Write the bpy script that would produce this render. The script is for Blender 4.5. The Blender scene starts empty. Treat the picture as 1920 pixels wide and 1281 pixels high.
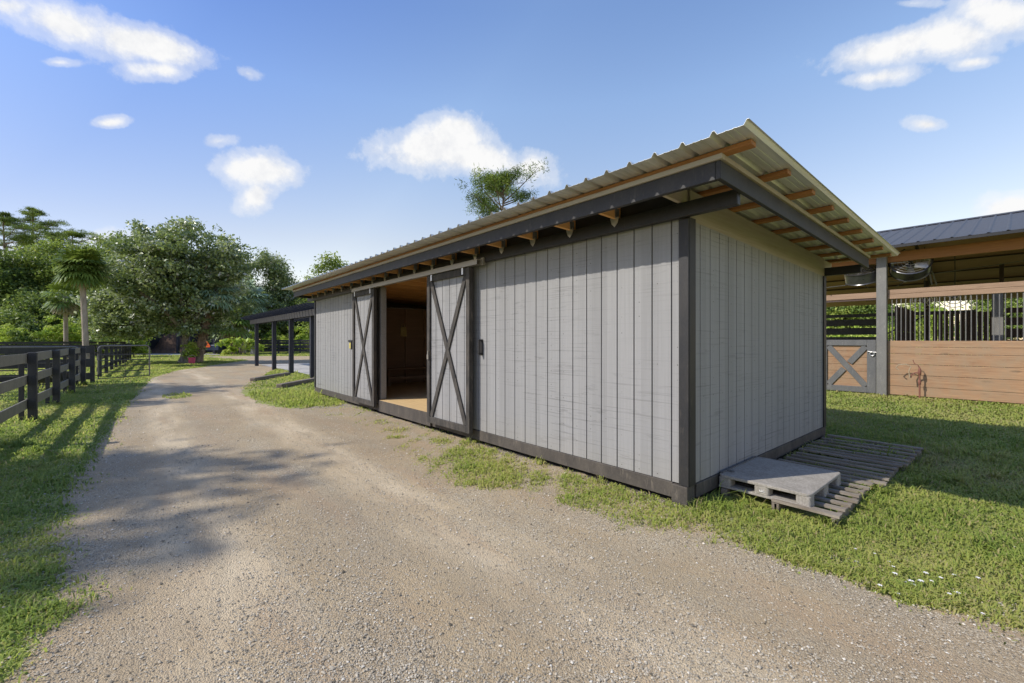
import bpy, math, random
import numpy as np
from mathutils import Vector, Matrix
SC = bpy.context.scene
COL = SC.collection
rad = math.radians
RNG = np.random.default_rng(7)
random.seed(5)

# ------------------------------------------------------------------ nodes
class NT:
    def __init__(self, name, rough=0.7, world=False):
        self.m = bpy.data.materials.new(name)
        self.m.use_nodes = True
        self.t = self.m.node_tree
        self.b = self.t.nodes['Principled BSDF']
        self.b.inputs['Roughness'].default_value = rough
        self.tc = None
    def node(self, ty, **kw):
        n = self.t.nodes.new(ty)
        for k, v in kw.items():
            setattr(n, k, v)
        return n
    def put(self, sock, v):
        if isinstance(v, bpy.types.NodeSocket):
            self.t.links.new(v, sock)
        elif v is not None:
            if isinstance(v, (tuple, list)) and len(v) == 3 and sock.type == 'RGBA':
                v = (*v, 1)
            sock.default_value = v
    def co(self, scale=(1, 1, 1), kind='Object', rot=(0, 0, 0)):
        if self.tc is None:
            self.tc = self.node('ShaderNodeTexCoord')
        mp = self.node('ShaderNodeMapping')
        mp.inputs['Scale'].default_value = scale
        mp.inputs['Rotation'].default_value = rot
        self.put(mp.inputs['Vector'], self.tc.outputs[kind])
        return mp.outputs[0]
    def noise(self, vec, scale=1, detail=4, rough=0.55, dist=0.0, color=False):
        n = self.node('ShaderNodeTexNoise')
        self.put(n.inputs['Vector'], vec)
        n.inputs['Scale'].default_value = scale
        n.inputs['Detail'].default_value = detail
        n.inputs['Roughness'].default_value = rough
        n.inputs['Distortion'].default_value = dist
        return n.outputs['Color' if color else 'Fac']
    def voro(self, vec, scale=1, feature='F1', out='Color', rnd=1.0):
        n = self.node('ShaderNodeTexVoronoi', feature=feature)
        self.put(n.inputs['Vector'], vec)
        n.inputs['Scale'].default_value = scale
        n.inputs['Randomness'].default_value = rnd
        return n.outputs[out]
    def ramp(self, fac, stops, interp='LINEAR'):
        r = self.node('ShaderNodeValToRGB')
        r.color_ramp.interpolation = interp
        e = r.color_ramp.elements
        while len(e) < len(stops):
            e.new(0.5)
        for el, (p, c) in zip(e, stops):
            el.position = p
            if not isinstance(c, (tuple, list)):
                c = (c, c, c)
            el.color = (*c[:3], 1)
        self.put(r.inputs['Fac'], fac)
        return r.outputs['Color']
    def mix(self, fac, a, b, blend='MIX'):
        n = self.node('ShaderNodeMix', data_type='RGBA', blend_type=blend)
        self.put(n.inputs[0], fac)
        self.put(n.inputs[6], a)
        self.put(n.inputs[7], b)
        return n.outputs[2]
    def math(self, op, a, b=None, c=None, clamp=False):
        n = self.node('ShaderNodeMath', operation=op, use_clamp=clamp)
        self.put(n.inputs[0], a)
        if b is not None: self.put(n.inputs[1], b)
        if c is not None: self.put(n.inputs[2], c)
        return n.outputs[0]
    def attr(self, name, out='Fac'):
        n = self.node('ShaderNodeAttribute', attribute_name=name)
        return n.outputs[out]
    def sep(self, vec):
        n = self.node('ShaderNodeSeparateXYZ')
        self.put(n.inputs[0], vec)
        return n.outputs
    def base(self, c): self.put(self.b.inputs['Base Color'], c)
    def rough(self, c): self.put(self.b.inputs['Roughness'], c)
    def metal(self, c): self.put(self.b.inputs['Metallic'], c)
    def bump(self, h, strength=0.4, dist=0.01, normal=None):
        n = self.node('ShaderNodeBump')
        n.inputs['Strength'].default_value = strength
        n.inputs['Distance'].default_value = dist
        self.put(n.inputs['Height'], h)
        if normal is not None: self.put(n.inputs['Normal'], normal)
        self.put(self.b.inputs['Normal'], n.outputs[0])
        return n.outputs[0]
    def spec(self, v): self.b.inputs['Specular IOR Level'].default_value = v

def axis_scale(axis, along, across):
    s = [across] * 3
    s['XYZ'.index(axis)] = along
    return tuple(s)

def m_wood(name, light, dark, axis='Z', rough=0.75, grain=1.0, knots=0.0, dust=None, seed_obj=True, bump=0.25):
    t = NT(name, rough)
    v = t.co(axis_scale(axis, 1.2, 22))
    g = t.noise(v, 1.6, 6, 0.65, 0.6)
    big = t.noise(t.co(axis_scale(axis, 0.5, 2.5)), 1.0, 3)
    f = t.math('MULTIPLY_ADD', g, 0.75, t.math('MULTIPLY', big, 0.3))
    c = t.ramp(f, [(0.28, dark), (0.72, light)])
    if knots:
        k = t.voro(t.co(axis_scale(axis, 1.3, 4.5)), 1.0, 'F1', 'Distance')
        kf = t.ramp(k, [(0.03, 1.0), (0.16, 0.0)])
        c = t.mix(t.math('MULTIPLY', kf, knots), c, tuple(x * 0.3 for x in dark))
    oi = t.node('ShaderNodeObjectInfo')
    hs = t.node('ShaderNodeHueSaturation')
    t.put(hs.inputs['Color'], c)
    t.put(hs.inputs['Value'], t.math('MULTIPLY_ADD', oi.outputs['Random'], 0.25, 0.88))
    c = hs.outputs[0]
    if dust:
        dn = t.noise(t.co((1.7, 1.7, 1.7)), 2.0, 6, 0.7)
        c = t.mix(t.ramp(dn, [(0.38, 0.0), (0.68, 1.0)]), c, dust)
    t.base(c)
    t.bump(g, bump, 0.004)
    return t.m

def m_paint(name, col, dust=None, amt=0.6, rough=0.6, scale=3.0, low=0.42, high=0.7, bump=0.15):
    t = NT(name, rough)
    c = col
    n2 = t.noise(t.co((1, 1, 1)), 60, 3)
    if dust:
        n = t.noise(t.co((1, 1, 0.45)), scale, 7, 0.68)
        f = t.math('MULTIPLY', t.ramp(n, [(low, 0.0), (high, 1.0)]), amt)
        c = t.mix(f, col, dust)
    n3 = t.noise(t.co((14, 14, 3)), 2.0, 5, 0.7)
    c = t.mix(0.3, c, t.ramp(n2, [(0.3, tuple(x * 0.4 for x in col)), (0.75, tuple(min(1, x * 1.9) for x in col))]))
    if dust: c = t.mix(t.math('MULTIPLY', t.ramp(n3, [(0.58, 0.0), (0.68, 1.0)]), amt * 0.7), c, tuple(min(1, x * 1.35) for x in dust))
    t.base(c)
    t.bump(n2, bump, 0.003)
    return t.m

def m_siding(name, col, axis):
    # rough-sawn painted plywood siding: fine saw marks across the boards
    t = NT(name, 0.62)
    t.spec(0.25)
    sc = (0.9, 0.9, 0.9)
    a = list(axis_scale(axis, 1.1, 1.0)); a[2] = 55
    lines = t.noise(t.co(tuple(a)), 1.0, 3, 0.6)
    b = list(axis_scale(axis, 2.4, 1.0)); b[2] = 16
    lines2 = t.noise(t.co(tuple(b)), 1.0, 4, 0.7)
    patch = t.noise(t.co((1, 1, 1)), 0.9, 4, 0.6)
    c2 = list(axis_scale(axis, 40, 40)); c2[2] = 0.8
    streak = t.noise(t.co(tuple(c2)), 1.0, 3, 0.6)
    lf = t.ramp(lines, [(0.56, 0.0), (0.68, 1.0)])
    lf = t.math('MULTIPLY', lf, t.ramp(patch, [(0.38, 0.12), (0.62, 0.8)]))
    l2 = t.math('MULTIPLY', t.ramp(lines2, [(0.58, 0.0), (0.65, 1.0)]), t.ramp(patch, [(0.4, 0.05), (0.6, 0.5)]))
    c = t.mix(lf, col, tuple(x * 0.5 for x in col))
    c = t.mix(l2, c, tuple(x * 0.5 for x in col))
    c = t.mix(t.ramp(streak, [(0.35, 0.35), (0.65, 0.0)]), c, tuple(x * 0.75 for x in col))
    # dusty splash along the foot of the wall
    z = t.sep(t.co())[2]
    wob = t.math('MULTIPLY_ADD', patch, 0.5, z)
    df = t.ramp(wob, [(0.2, 0.45), (0.75, 0.0)])
    c = t.mix(df, c, (0.30, 0.27, 0.22))
    # nail heads on the studs
    xyz = t.sep(t.co())
    s_ = xyz[0 if axis == 'X' else 1]
    ds = t.math('SUBTRACT', t.math('PINGPONG', s_, 0.2032), 0.1)
    dz = t.math('SUBTRACT', t.math('PINGPONG', xyz[2], 0.152), 0.07)
    dd = t.math('SQRT', t.math('ADD', t.math('POWER', ds, 2.0), t.math('POWER', dz, 2.0)))
    nf = t.math('MULTIPLY', t.math('LESS_THAN', dd, 0.0055), t.ramp(t.noise(t.co((2.7, 2.7, 2.7)), 1.0, 2), [(0.5, 0.0), (0.58, 0.8)]))
    c = t.mix(nf, c, (0.06, 0.055, 0.05))
    wn = t.node('ShaderNodeTexWhiteNoise', noise_dimensions='1D')
    t.put(wn.inputs['W'], t.math('FLOOR', t.math('DIVIDE', t.math('SUBTRACT', s_, 0.083 if axis == 'Y' else -0.051), 0.2032)))
    hv = t.node('ShaderNodeHueSaturation'); t.put(hv.inputs['Color'], c)
    t.put(hv.inputs['Value'], t.math('MULTIPLY_ADD', wn.outputs['Value'], 0.13, 0.94))
    c = hv.outputs[0]
    t.base(c)
    h = t.math('MULTIPLY_ADD', lines, 0.7, t.math('MULTIPLY', streak, 0.5))
    t.bump(h, 0.5, 0.004)
    return t.m

def m_metal(name, col, rough, metal=1.0, streak=None, axis='X', bumpy=0.1):
    t = NT(name, rough)
    n = t.noise(t.co(axis_scale(axis, 0.6, 9)), 1.5, 5, 0.6)
    c = t.ramp(n, [(0.3, tuple(x * 0.7 for x in col)), (0.7, col)])
    if streak:
        s = t.noise(t.co((2, 2, 2)), 3, 6, 0.7)
        c = t.mix(t.ramp(s, [(0.5, 0.0), (0.75, 0.8)]), c, streak)
    t.base(c)
    t.metal(metal)
    t.rough(t.math('MULTIPLY_ADD', n, 0.2, rough - 0.1))
    t.bump(n, bumpy, 0.01)
    return t.m

def m_leaf(name, stops, trans=0.35, rough=0.5, spec=0.4, soft=0.0):
    t = NT(name, rough)
    c = t.ramp(t.attr('v'), stops)
    t.base(c)
    t.spec(spec)
    tr = t.node('ShaderNodeBsdfTranslucent')
    t.put(tr.inputs['Color'], t.mix(0.4, c, (0.25, 0.32, 0.03)))
    if soft:   # soft, clump-like shading for tiny blades
        ge = t.node('ShaderNodeNewGeometry')
        nm = t.node('ShaderNodeMix', data_type='VECTOR')
        nm.inputs[0].default_value = soft
        t.put(nm.inputs[4], ge.outputs['Normal']); nm.inputs[5].default_value = (0, 0, 1)
        nn_ = t.node('ShaderNodeVectorMath', operation='NORMALIZE'); t.put(nn_.inputs[0], nm.outputs[1])
        t.put(t.b.inputs['Normal'], nn_.outputs[0])
    mx = t.node('ShaderNodeMixShader')
    mx.inputs[0].default_value = trans
    out = t.t.nodes['Material Output']
    t.put(mx.inputs[1], t.b.outputs[0])
    t.put(mx.inputs[2], tr.outputs[0])
    t.put(out.inputs['Surface'], mx.outputs[0])
    return t.m

def m_plain(name, col, rough=0.6, metal=0.0, var=0.25, scale=20):
    t = NT(name, rough)
    n = t.noise(t.co(), scale, 4, 0.6)
    t.base(t.ramp(n, [(0.3, tuple(x * (1 - var) for x in col)), (0.7, tuple(min(1, x * (1 + var)) for x in col))]))
    t.metal(metal)
    t.bump(n, 0.12, 0.004)
    return t.m

# ------------------------------------------------------------------ meshes
class MB:
    def __init__(self):
        self.v = []; self.f = []; self.sm = False
    def add(self, vs, fs):
        o = len(self.v)
        self.v += [tuple(p) for p in vs]
        self.f += [tuple(i + o for i in f) for f in fs]
        return self
    BF = [(0, 3, 2, 1), (4, 5, 6, 7), (0, 1, 5, 4), (1, 2, 6, 5), (2, 3, 7, 6), (3, 0, 4, 7)]
    def box(self, x0, x1, y0, y1, z0, z1):
        return self.add([(x0, y0, z0), (x1, y0, z0), (x1, y1, z0), (x0, y1, z0),
                         (x0, y0, z1), (x1, y0, z1), (x1, y1, z1), (x0, y1, z1)], MB.BF)
    def hexa(self, bottom4, top4):
        return self.add(list(bottom4) + list(top4), MB.BF)
    def bar(self, a, b, w, h, up=(0, 0, 1)):
        a = Vector(a); b = Vector(b); d = (b - a).normalized(); u = Vector(up)
        s = d.cross(u)
        if s.length < 1e-4: s = d.cross(Vector((1, 0, 0)))
        s.normalize(); u = s.cross(d).normalized()
        s = s * (w / 2); u = u * (h / 2)
        P = [a - s - u, a + s - u, b + s - u, b - s - u, a - s + u, a + s + u, b + s + u, b - s + u]
        return self.add(P, MB.BF)
    def tube(self, pts, r, n=8, cap=True):
        pts = [Vector(p) for p in pts]
        if not isinstance(r, (list, tuple)): r = [r] * len(pts)
        o = len(self.v); prev = None
        for i, p in enumerate(pts):
            d = (pts[min(i + 1, len(pts) - 1)] - pts[max(i - 1, 0)]).normalized()
            if prev is None:
                s = d.cross(Vector((0, 0, 1)))
                if s.length < 0.05: s = d.cross(Vector((0, 1, 0)))
            else:
                s = prev - d * prev.dot(d)
            s.normalize(); prev = s; u = d.cross(s)
            for k in range(n):
                a = 2 * math.pi * k / n
                q = p + (s * math.cos(a) + u * math.sin(a)) * r[i]
                self.v.append(tuple(q))
        for i in range(len(pts) - 1):
            for k in range(n):
                a = o + i * n + k; b = o + i * n + (k + 1) % n
                self.f.append((a, b, b + n, a + n))
        if cap:
            self.f.append(tuple(o + k for k in range(n))[::-1])
            self.f.append(tuple(o + (len(pts) - 1) * n + k for k in range(n)))
        self.sm = True
        return self
    def lathe(self, prof, n=20, c=(0, 0, 0), ax=None):
        # prof: list of (r, z); axis z, or a rotation matrix ax
        M = ax or Matrix.Identity(3); o = len(self.v); C = Vector(c)
        for r, z in prof:
            for k in range(n):
                a = 2 * math.pi * k / n
                self.v.append(tuple(C + M @ Vector((r * math.cos(a), r * math.sin(a), z))))
        for i in range(len(prof) - 1):
            for k in range(n):
                a = o + i * n + k; b = o + i * n + (k + 1) % n
                self.f.append((a, b, b + n, a + n))
        self.sm = True
        return self
    def poly(self, pts, z0, z1):
        # extruded flat outline
        n = len(pts); o = len(self.v)
        self.v += [(x, y, z0) for x, y in pts] + [(x, y, z1) for x, y in pts]
        self.f.append(tuple(o + i for i in range(n))[::-1])
        self.f.append(tuple(o + n + i for i in range(n)))
        for i in range(n):
            j = (i + 1) % n
            self.f.append((o + i, o + j, o + n + j, o + n + i))
        return self

def world_loc(p):
    v = Vector((0, 0, 0))
    while p is not None:
        v += Vector(p.location); p = p.parent
    return v

def obj(name, mb, mat, parent=None, local=False, bevel=0.0, smooth=None):
    me = bpy.data.meshes.new(name)
    off = Vector((0, 0, 0)) if (local or parent is None) else world_loc(parent)
    me.from_pydata([tuple(Vector(p) - off) for p in mb.v], [], mb.f)
    me.update()
    if mat: me.materials.append(mat)
    if (mb.sm if smooth is None else smooth):
        me.polygons.foreach_set('use_smooth', [True] * len(me.polygons))
        try: me.set_sharp_from_angle(angle=rad(40))
        except Exception: pass
    o = bpy.data.objects.new(name, me)
    COL.objects.link(o)
    o.parent = parent
    if bevel:
        b = o.modifiers.new('bevel', 'BEVEL'); b.width = bevel; b.segments = 1; b.limit_method = 'ANGLE'
    return o

def np_obj(name, V, F, mat, parent=None, v=None, off=(0, 0, 0), smooth=False):
    me = bpy.data.meshes.new(name)
    V = np.asarray(V, dtype=np.float32) - np.asarray(off, dtype=np.float32)
    F = np.asarray(F, dtype=np.int32)
    k = F.shape[1]
    me.vertices.add(len(V)); me.vertices.foreach_set('co', V.ravel())
    me.loops.add(F.size); me.loops.foreach_set('vertex_index', F.ravel())
    me.polygons.add(len(F)); me.polygons.foreach_set('loop_start', np.arange(0, F.size, k, dtype=np.int32))
    if v is not None:
        a = me.attributes.new('v', 'FLOAT', 'FACE')
        a.data.foreach_set('value', np.asarray(v, dtype=np.float32))
    me.update(calc_edges=True); me.validate()
    if smooth: me.polygons.foreach_set('use_smooth', [True] * len(me.polygons))
    me.materials.append(mat)
    o = bpy.data.objects.new(name, me); COL.objects.link(o); o.parent = parent
    return o

def tag(o, label=None, cat=None, group=None, kind=None):
    if label: o['label'] = label
    if cat: o['category'] = cat
    if group: o['group'] = group
    if kind: o['kind'] = kind
    return o

def thing(name, label, cat, loc=(0, 0, 0), rz=0.0, group=None):
    o = bpy.data.objects.new(name, None); COL.objects.link(o)
    o.location = loc; o.rotation_euler = (0, 0, rz); o.empty_display_size = 0.3
    return tag(o, label, cat, group)

def dup(root, loc, rz=0.0, label=None, scale=1.0):
    def cp(o, par):
        c = o.copy(); COL.objects.link(c); c.parent = par
        for ch in list(o.children): cp(ch, c)
        return c
    r = cp(root, None); r.location = loc; r.rotation_euler = (0, 0, rz); r.scale = (scale,) * 3
    if label: r['label'] = label
    return r

# ------------------------------------------------------------------ camera (measured from the photograph's vanishing points)
HC = 1.516
TH = math.atan2(699, 815)
cam = bpy.data.cameras.new('camera'); co = bpy.data.objects.new('camera', cam); COL.objects.link(co)
cam.sensor_width = 36; cam.lens = 36 * 815 / 1920; cam.clip_end = 3000; cam.clip_start = 0.05
cam.shift_y = -2.5 / 1920
co.location = (0, 0, HC); co.rotation_euler = (rad(90), 0, -TH)
SC.camera = co
FX, FY = math.sin(TH), math.cos(TH)
def at(px, d):            # ground position seen in the photo's column px at depth d
    l = (px - 960) / 815 * d
    return (FX * d + FY * l, FY * d - FX * l)
def zat(py, d): return HC + (638 - py) / 815 * d

# ------------------------------------------------------------------ light
SUN = Vector((-1.0, 0.5, 1.0)).normalized()
sl = bpy.data.lights.new('sun', 'SUN'); so = bpy.data.objects.new('sun', sl); COL.objects.link(so)
sl.energy = 2.4; sl.angle = rad(0.6); sl.color = (1.0, 0.94, 0.84)
so.rotation_euler = (-SUN).to_track_quat('-Z', 'Y').to_euler(); so.location = (-20, 10, 30)

w = bpy.data.worlds.new('World'); SC.world = w; w.use_nodes = True
wt = w.node_tree
class WN(NT):
    def __init__(self): self.t = wt; self.tc = None
W = WN()
sky = W.node('ShaderNodeTexSky', sky_type='NISHITA')
sky.sun_disc = False; sky.sun_elevation = math.asin(SUN.z); sky.sun_rotation = math.atan2(SUN.x, SUN.y)
sky.air_density = 1.0; sky.dust_density = 0.7; sky.ozone_density = 1.6; sky.altitude = 0
bg = wt.nodes['Background']; bg.inputs['Strength'].default_value = 0.15
d3 = W.co(kind='Generated')
sx, sy, sz = W.sep(d3)
az = W.math('ARCTAN2', sx, sy)
el = W.math('ARCSINE', sz)
nzv = W.noise(d3, 7.0, 8, 0.62)
nz2 = W.noise(d3, 20.0, 7, 0.65)
def azel(px, py):
    d = Vector((FX + (px - 960) / 815 * FY, FY - (px - 960) / 815 * FX, (638 - py) / 815)).normalized()
    return math.atan2(d.x, d.y), math.asin(d.z)
field = None
# clouds: photo column/row only give the compass bearing and height above the horizon of each cloud
for (px, py, wx, hy, sl_, k) in [
    (120, 45, 150, 55, .25, 1.0), (270, 85, 165, 45, .22, 1.0), (300, 130, 70, 24, .1, .8), (20, 10, 90, 40, .2, .9),
    (108, 117, 52, 12, .05, .72), (203, 231, 40, 13, -.05, .8), (465, 138, 25, 12, .2, .45),
    (495, 318, 100, 42, .05, .92), (482, 368, 40, 34, -.4, .75), (410, 265, 45, 14, -.1, .5),
    (800, 278, 150, 60, -.05, 1.1), (910, 300, 150, 44, .15, 1.1), (995, 308, 64, 30, -.1, 1.0), (850, 250, 70, 36, .1, 1.0),
    (1650, 92, 190, 42, -.22, 1.0), (1790, 70, 130, 50, -.1, 1.0), (1880, 30, 120, 60, 0, 1.0), (1640, 145, 90, 18, -.15, .75), (1710, 6, 60, 12, 0, .6),
    (1825, 117, 55, 13, -.1, .65), (1740, 234, 42, 15, .05, .8), (1895, 395, 90, 45, 0, .95), (195, 452, 80, 24, 0, .85), (60, 470, 120, 20, 0, .5)]:
    a0, e0 = azel(px, py); a1, e1 = azel(px + wx, py); a2, e2 = azel(px, py - hy); a3, e3 = azel(px + 10, py + 10 * sl_)
    ra = abs(a1 - a0); re = abs(e2 - e0); tilt = (e3 - e0) / (a3 - a0)
    da = W.math('SUBTRACT', az, a0); de = W.math('SUBTRACT', el, e0)
    de = W.math('SUBTRACT', de, W.math('MULTIPLY', da, tilt))
    q = W.math('ADD', W.math('POWER', W.math('DIVIDE', da, ra), 2.0), W.math('POWER', W.math('DIVIDE', de, re), 2.0))
    q = W.math('MULTIPLY', W.math('SUBTRACT', 1.0, W.math('SQRT', q)), k)
    field = q if field is None else W.math('SMOOTH_MAX', field, q, 0.12)
fz = W.math('ADD', field, W.math('MULTIPLY_ADD', nzv, 2.3, -1.07))
fz = W.math('ADD', fz, W.math('MULTIPLY_ADD', nz2, 0.8, -0.4))
cm = W.ramp(fz, [(0.0, 0.0), (0.3, 0.36), (0.85, 1.0)], 'EASE')
shade = W.ramp(nz2, [(0.32, (2.95, 3.0, 3.12)), (0.55, (3.45, 3.45, 3.45))])
hs = W.node('ShaderNodeHueSaturation'); hs.inputs['Saturation'].default_value = 1.0; hs.inputs['Value'].default_value = 1.0
W.put(hs.inputs['Color'], sky.outputs[0])
tint = W.ramp(sz, [(0.0, (1.0, 0.76, 0.62)), (0.21, (1.02, 0.78, 0.64)), (0.47, (0.95, 0.91, 0.89)), (0.60, (0.79, 0.82, 0.89)), (1.0, (0.75, 0.8, 0.9))])
dt = W.node('ShaderNodeVectorMath', operation='DOT_PRODUCT'); W.put(dt.inputs[0], d3); dt.inputs[1].default_value = SUN
glow = W.ramp(dt.outputs['Value'], [(0.22, (1, 1, 1)), (0.57, (0.58, 0.66, 0.83)), (0.75, (0.55, 0.64, 0.83)), (1.0, (0.8, 0.85, 0.95))])
clear = W.mix(1.0, W.mix(1.0, hs.outputs[0], tint, 'MULTIPLY'), glow, 'MULTIPLY')
W.put(bg.inputs['Color'], W.mix(cm, clear, shade))
SC.view_settings.view_transform = 'Standard'; SC.view_settings.look = 'None'
SC.view_settings.exposure = 0.9; SC.view_settings.gamma = 1.0
SC.cycles.max_bounces = 8; SC.cycles.diffuse_bounces = 4; SC.cycles.glossy_bounces = 3
SC.cycles.transparent_max_bounces = 8; SC.cycles.caustics_reflective = False; SC.cycles.caustics_refractive = False
# ------------------------------------------------------------------ materials
M = {}
GREY = (0.295, 0.292, 0.290)
M['siding_front'] = m_siding('grey_siding_long', GREY, 'Y')
M['siding_end'] = m_siding('grey_siding_end', GREY, 'X')
M['black'] = m_paint('black_trim', (0.016, 0.016, 0.018), (0.052, 0.045, 0.038), 0.7, 0.55, 4.0)
M['black_beam'] = m_paint('black_beam', (0.010, 0.010, 0.011), (0.035, 0.032, 0.03), 0.35, 0.45, 5.0)
M['trim_worn'] = m_paint('worn_trim', (0.032, 0.029, 0.026), (0.115, 0.098, 0.08), 0.85, 0.8, 9.0, 0.38, 0.68, 0.4)
M['skirt'] = m_paint('skirt_board', (0.05, 0.043, 0.037), (0.135, 0.113, 0.09), 0.8, 0.8, 5.0, 0.35, 0.7)
M['jamb'] = m_paint('jamb_paint', (0.24, 0.23, 0.225), (0.16, 0.15, 0.14), 0.5, 0.6, 3.0)
M['pine_x'] = m_wood('raw_pine_x', (0.76, 0.43, 0.17), (0.56, 0.28, 0.09), 'X')
M['pine_y'] = m_wood('raw_pine_y', (0.40, 0.185, 0.065), (0.25, 0.105, 0.035), 'Y')
M['pale_board_x'] = m_wood('pale_board_x', (0.42, 0.375, 0.305), (0.31, 0.26, 0.20), 'X', grain=0.5)
M['pale_board_y'] = m_wood('pale_board_y', (0.46, 0.425, 0.365), (0.37, 0.33, 0.275), 'Y', grain=0.5)
M['galv'] = m_metal('galvanised_sheet', (0.76, 0.765, 0.74), 0.38, 0.45)
M['galv_rail'] = m_metal('galvanised_rail', (0.42, 0.385, 0.33), 0.5, 0.5, axis='Y')
M['steel'] = m_metal('zinc_plate', (0.7, 0.68, 0.64), 0.4, 0.9)
M['floor_wood'] = m_wood('plank_floor', (0.62, 0.44, 0.22), (0.44, 0.29, 0.13), 'Y', dust=None, knots=0.3)
M['inner_brown'] = m_wood('dark_ply', (0.38, 0.26, 0.185), (0.24, 0.16, 0.115), 'Z')
M['inner_brown_h'] = m_wood('dark_ply_h', (0.36, 0.245, 0.175), (0.22, 0.15, 0.105), 'X')
M['old_grey_y'] = m_wood('weathered_slat', (0.36, 0.31, 0.255), (0.15, 0.125, 0.10), 'Y', 0.9, bump=0.6, dust=(0.17, 0.14, 0.105))
M['old_grey_x'] = m_wood('weathered_stringer', (0.27, 0.22, 0.175), (0.11, 0.09, 0.07), 'X', 0.9, bump=0.5, dust=(0.16, 0.13, 0.1))
M['board_deck'] = m_paint('grey_pressed_board', (0.33, 0.305, 0.27), (0.17, 0.15, 0.125), 0.9, 0.9, 6.0, 0.36, 0.72, 0.35)
M['fence_black'] = m_paint('black_fence_paint', (0.028, 0.027, 0.03), (0.09, 0.085, 0.075), 0.4, 0.6, 6.0)
M['fence_board'] = m_paint('fence_board_paint', (0.17, 0.155, 0.115), (0.30, 0.27, 0.20), 0.7, 0.75, 5.0, 0.3, 0.7)
M['navy'] = m_paint('blue_black_paint', (0.018, 0.02, 0.034), (0.06, 0.06, 0.07), 0.4, 0.5, 4.0)
M['cedar_y'] = m_wood('stained_board', (0.42, 0.25, 0.135), (0.17, 0.088, 0.046), 'Y', knots=0.9, dust=(0.30, 0.205, 0.125))
M['cedar_pale'] = m_wood('pale_header_board', (0.40, 0.265, 0.17), (0.23, 0.14, 0.085), 'Y', knots=0.5)
M['barn_grey'] = m_paint('grey_post_paint', (0.15, 0.145, 0.135), (0.25, 0.24, 0.21), 0.5, 0.65, 4.0)
M['gate_grey'] = m_paint('grey_gate_paint', (0.10, 0.10, 0.10), (0.19, 0.18, 0.165), 0.5, 0.6, 4.0)
M['roof_dark'] = m_metal('dark_ribbed_roof', (0.085, 0.08, 0.078), 0.48, 0.15)
M['pipe_dark'] = m_paint('dark_pipe', (0.03, 0.028, 0.028), (0.12, 0.11, 0.09), 0.5, 0.45, 8.0)
M['pipe_grey'] = m_paint('grey_pipe', (0.14, 0.135, 0.13), (0.24, 0.22, 0.19), 0.5, 0.4, 8.0)
M['rust'] = m_paint('rusty_red', (0.20, 0.075, 0.05), (0.12, 0.06, 0.045), 0.7, 0.7, 20.0)
M['dark_brown'] = m_wood('dark_brown_board', (0.085, 0.05, 0.04), (0.045, 0.028, 0.024), 'X')
M['dark_brown_z'] = m_wood('dark_brown_board_z', (0.07, 0.045, 0.04), (0.04, 0.025, 0.022), 'Z')
M['fan'] = m_metal('fan_metal', (0.10, 0.10, 0.105), 0.3, 0.6)
M['yellow'] = m_plain('yellow_tag', (0.55, 0.46, 0.10))
M['tan'] = m_plain('tan_paper', (0.55, 0.45, 0.2))
M['hose'] = m_plain('pale_hose', (0.34, 0.27, 0.18), 0.5)
M['white'] = m_plain('white_plastic', (0.75, 0.74, 0.72), 0.5)
M['concrete'] = m_plain('concrete', (0.42, 0.40, 0.37), 0.9, var=0.15, scale=3)

SLOPE = 0.028
def zr(x): return 2.955 - SLOPE * (x - 3.07)
X0, X1, Y0, Y1 = 3.78, 8.04, 1.955, 12.975

# ------------------------------------------------------------------ shed
shed = thing('storage_shed', 'long grey wooden storage shed with black trim, open sliding doors and ribbed metal lean-to roof', 'shed', (X0, Y0, 0))

def siding(axis, fixed, s0, s1, z0, ztop, first, out, pitch=0.2032, g=0.0135, d=0.015):
    pts = [(s0, 0.0)]
    k = math.ceil((s0 + 0.02 - first) / pitch)
    while first + k * pitch < s1 - 0.02:
        c = first + k * pitch
        pts += [(c - g / 2, 0), (c - g / 2 + .001, -d), (c + g / 2 - .001, -d), (c + g / 2, 0)]
        k += 1
    pts.append((s1, 0.0))
    mb = MB(); vs = []
    for s, dd in pts:
        f = fixed + out * dd
        for z in (z0, ztop(s)):
            vs.append((f, s, z) if axis == 'Y' else (s, f, z))
    fs = []
    for i in range(len(pts) - 1):
        a = 2 * i
        fs.append((a, a + 2, a + 3, a + 1))
    mb.dark = [i for i in range(len(pts) - 1) if pts[i][1] < 0 and pts[i + 1][1] < 0]
    return mb.add(vs, fs)

def grooves(o, mb):
    o.data.materials.append(M['groove'])
    for i in mb.dark: o.data.polygons[i].material_index = 1
M['groove'] = m_plain('groove_paint', (0.09, 0.085, 0.08), 0.9)
OP0, OP1 = 6.50, 8.58
zt = lambda s: 2.655
def wall(name, axis, fixed, s0, s1, z0, ztop, first, out, mat, inner, skip=None, lab=None):
    spans = [(s0, s1)] if not skip else [(s0, skip[0]), (skip[1], s1)]
    for a, b in spans:
        mb = siding(axis, fixed, a, b, z0, ztop, first, out)
        p = obj(name, mb, mat, shed); grooves(p, mb)
        q = MB()
        i0, i1 = fixed - out * 0.095, fixed - out * 0.015
        lo, hi = min(i0, i1), max(i0, i1)
        zi = min(ztop(a), ztop(b))
        a2, b2 = a + (0.1 if axis == 'X' else 0.005), b - (0.1 if axis == 'X' else 0.005)
        if axis == 'Y': q.box(lo, hi, a2, b2, z0 + .01, zi)
        else: q.box(a2, b2, lo, hi, z0 + .01, zi)
        obj('inner_lining', q, inner, p)
wall('front_wall', 'Y', X0, Y0 + .05, Y1 - .02, 0.197, zt, 2.115, -1, M['siding_front'], M['inner_brown'], (OP0, OP1))
wall('end_wall', 'X', Y0, X0 + .1, X1, 0.19, lambda s: zr(s) - 0.32, 4.013, -1, M['siding_end'], M['inner_brown'])
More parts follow.
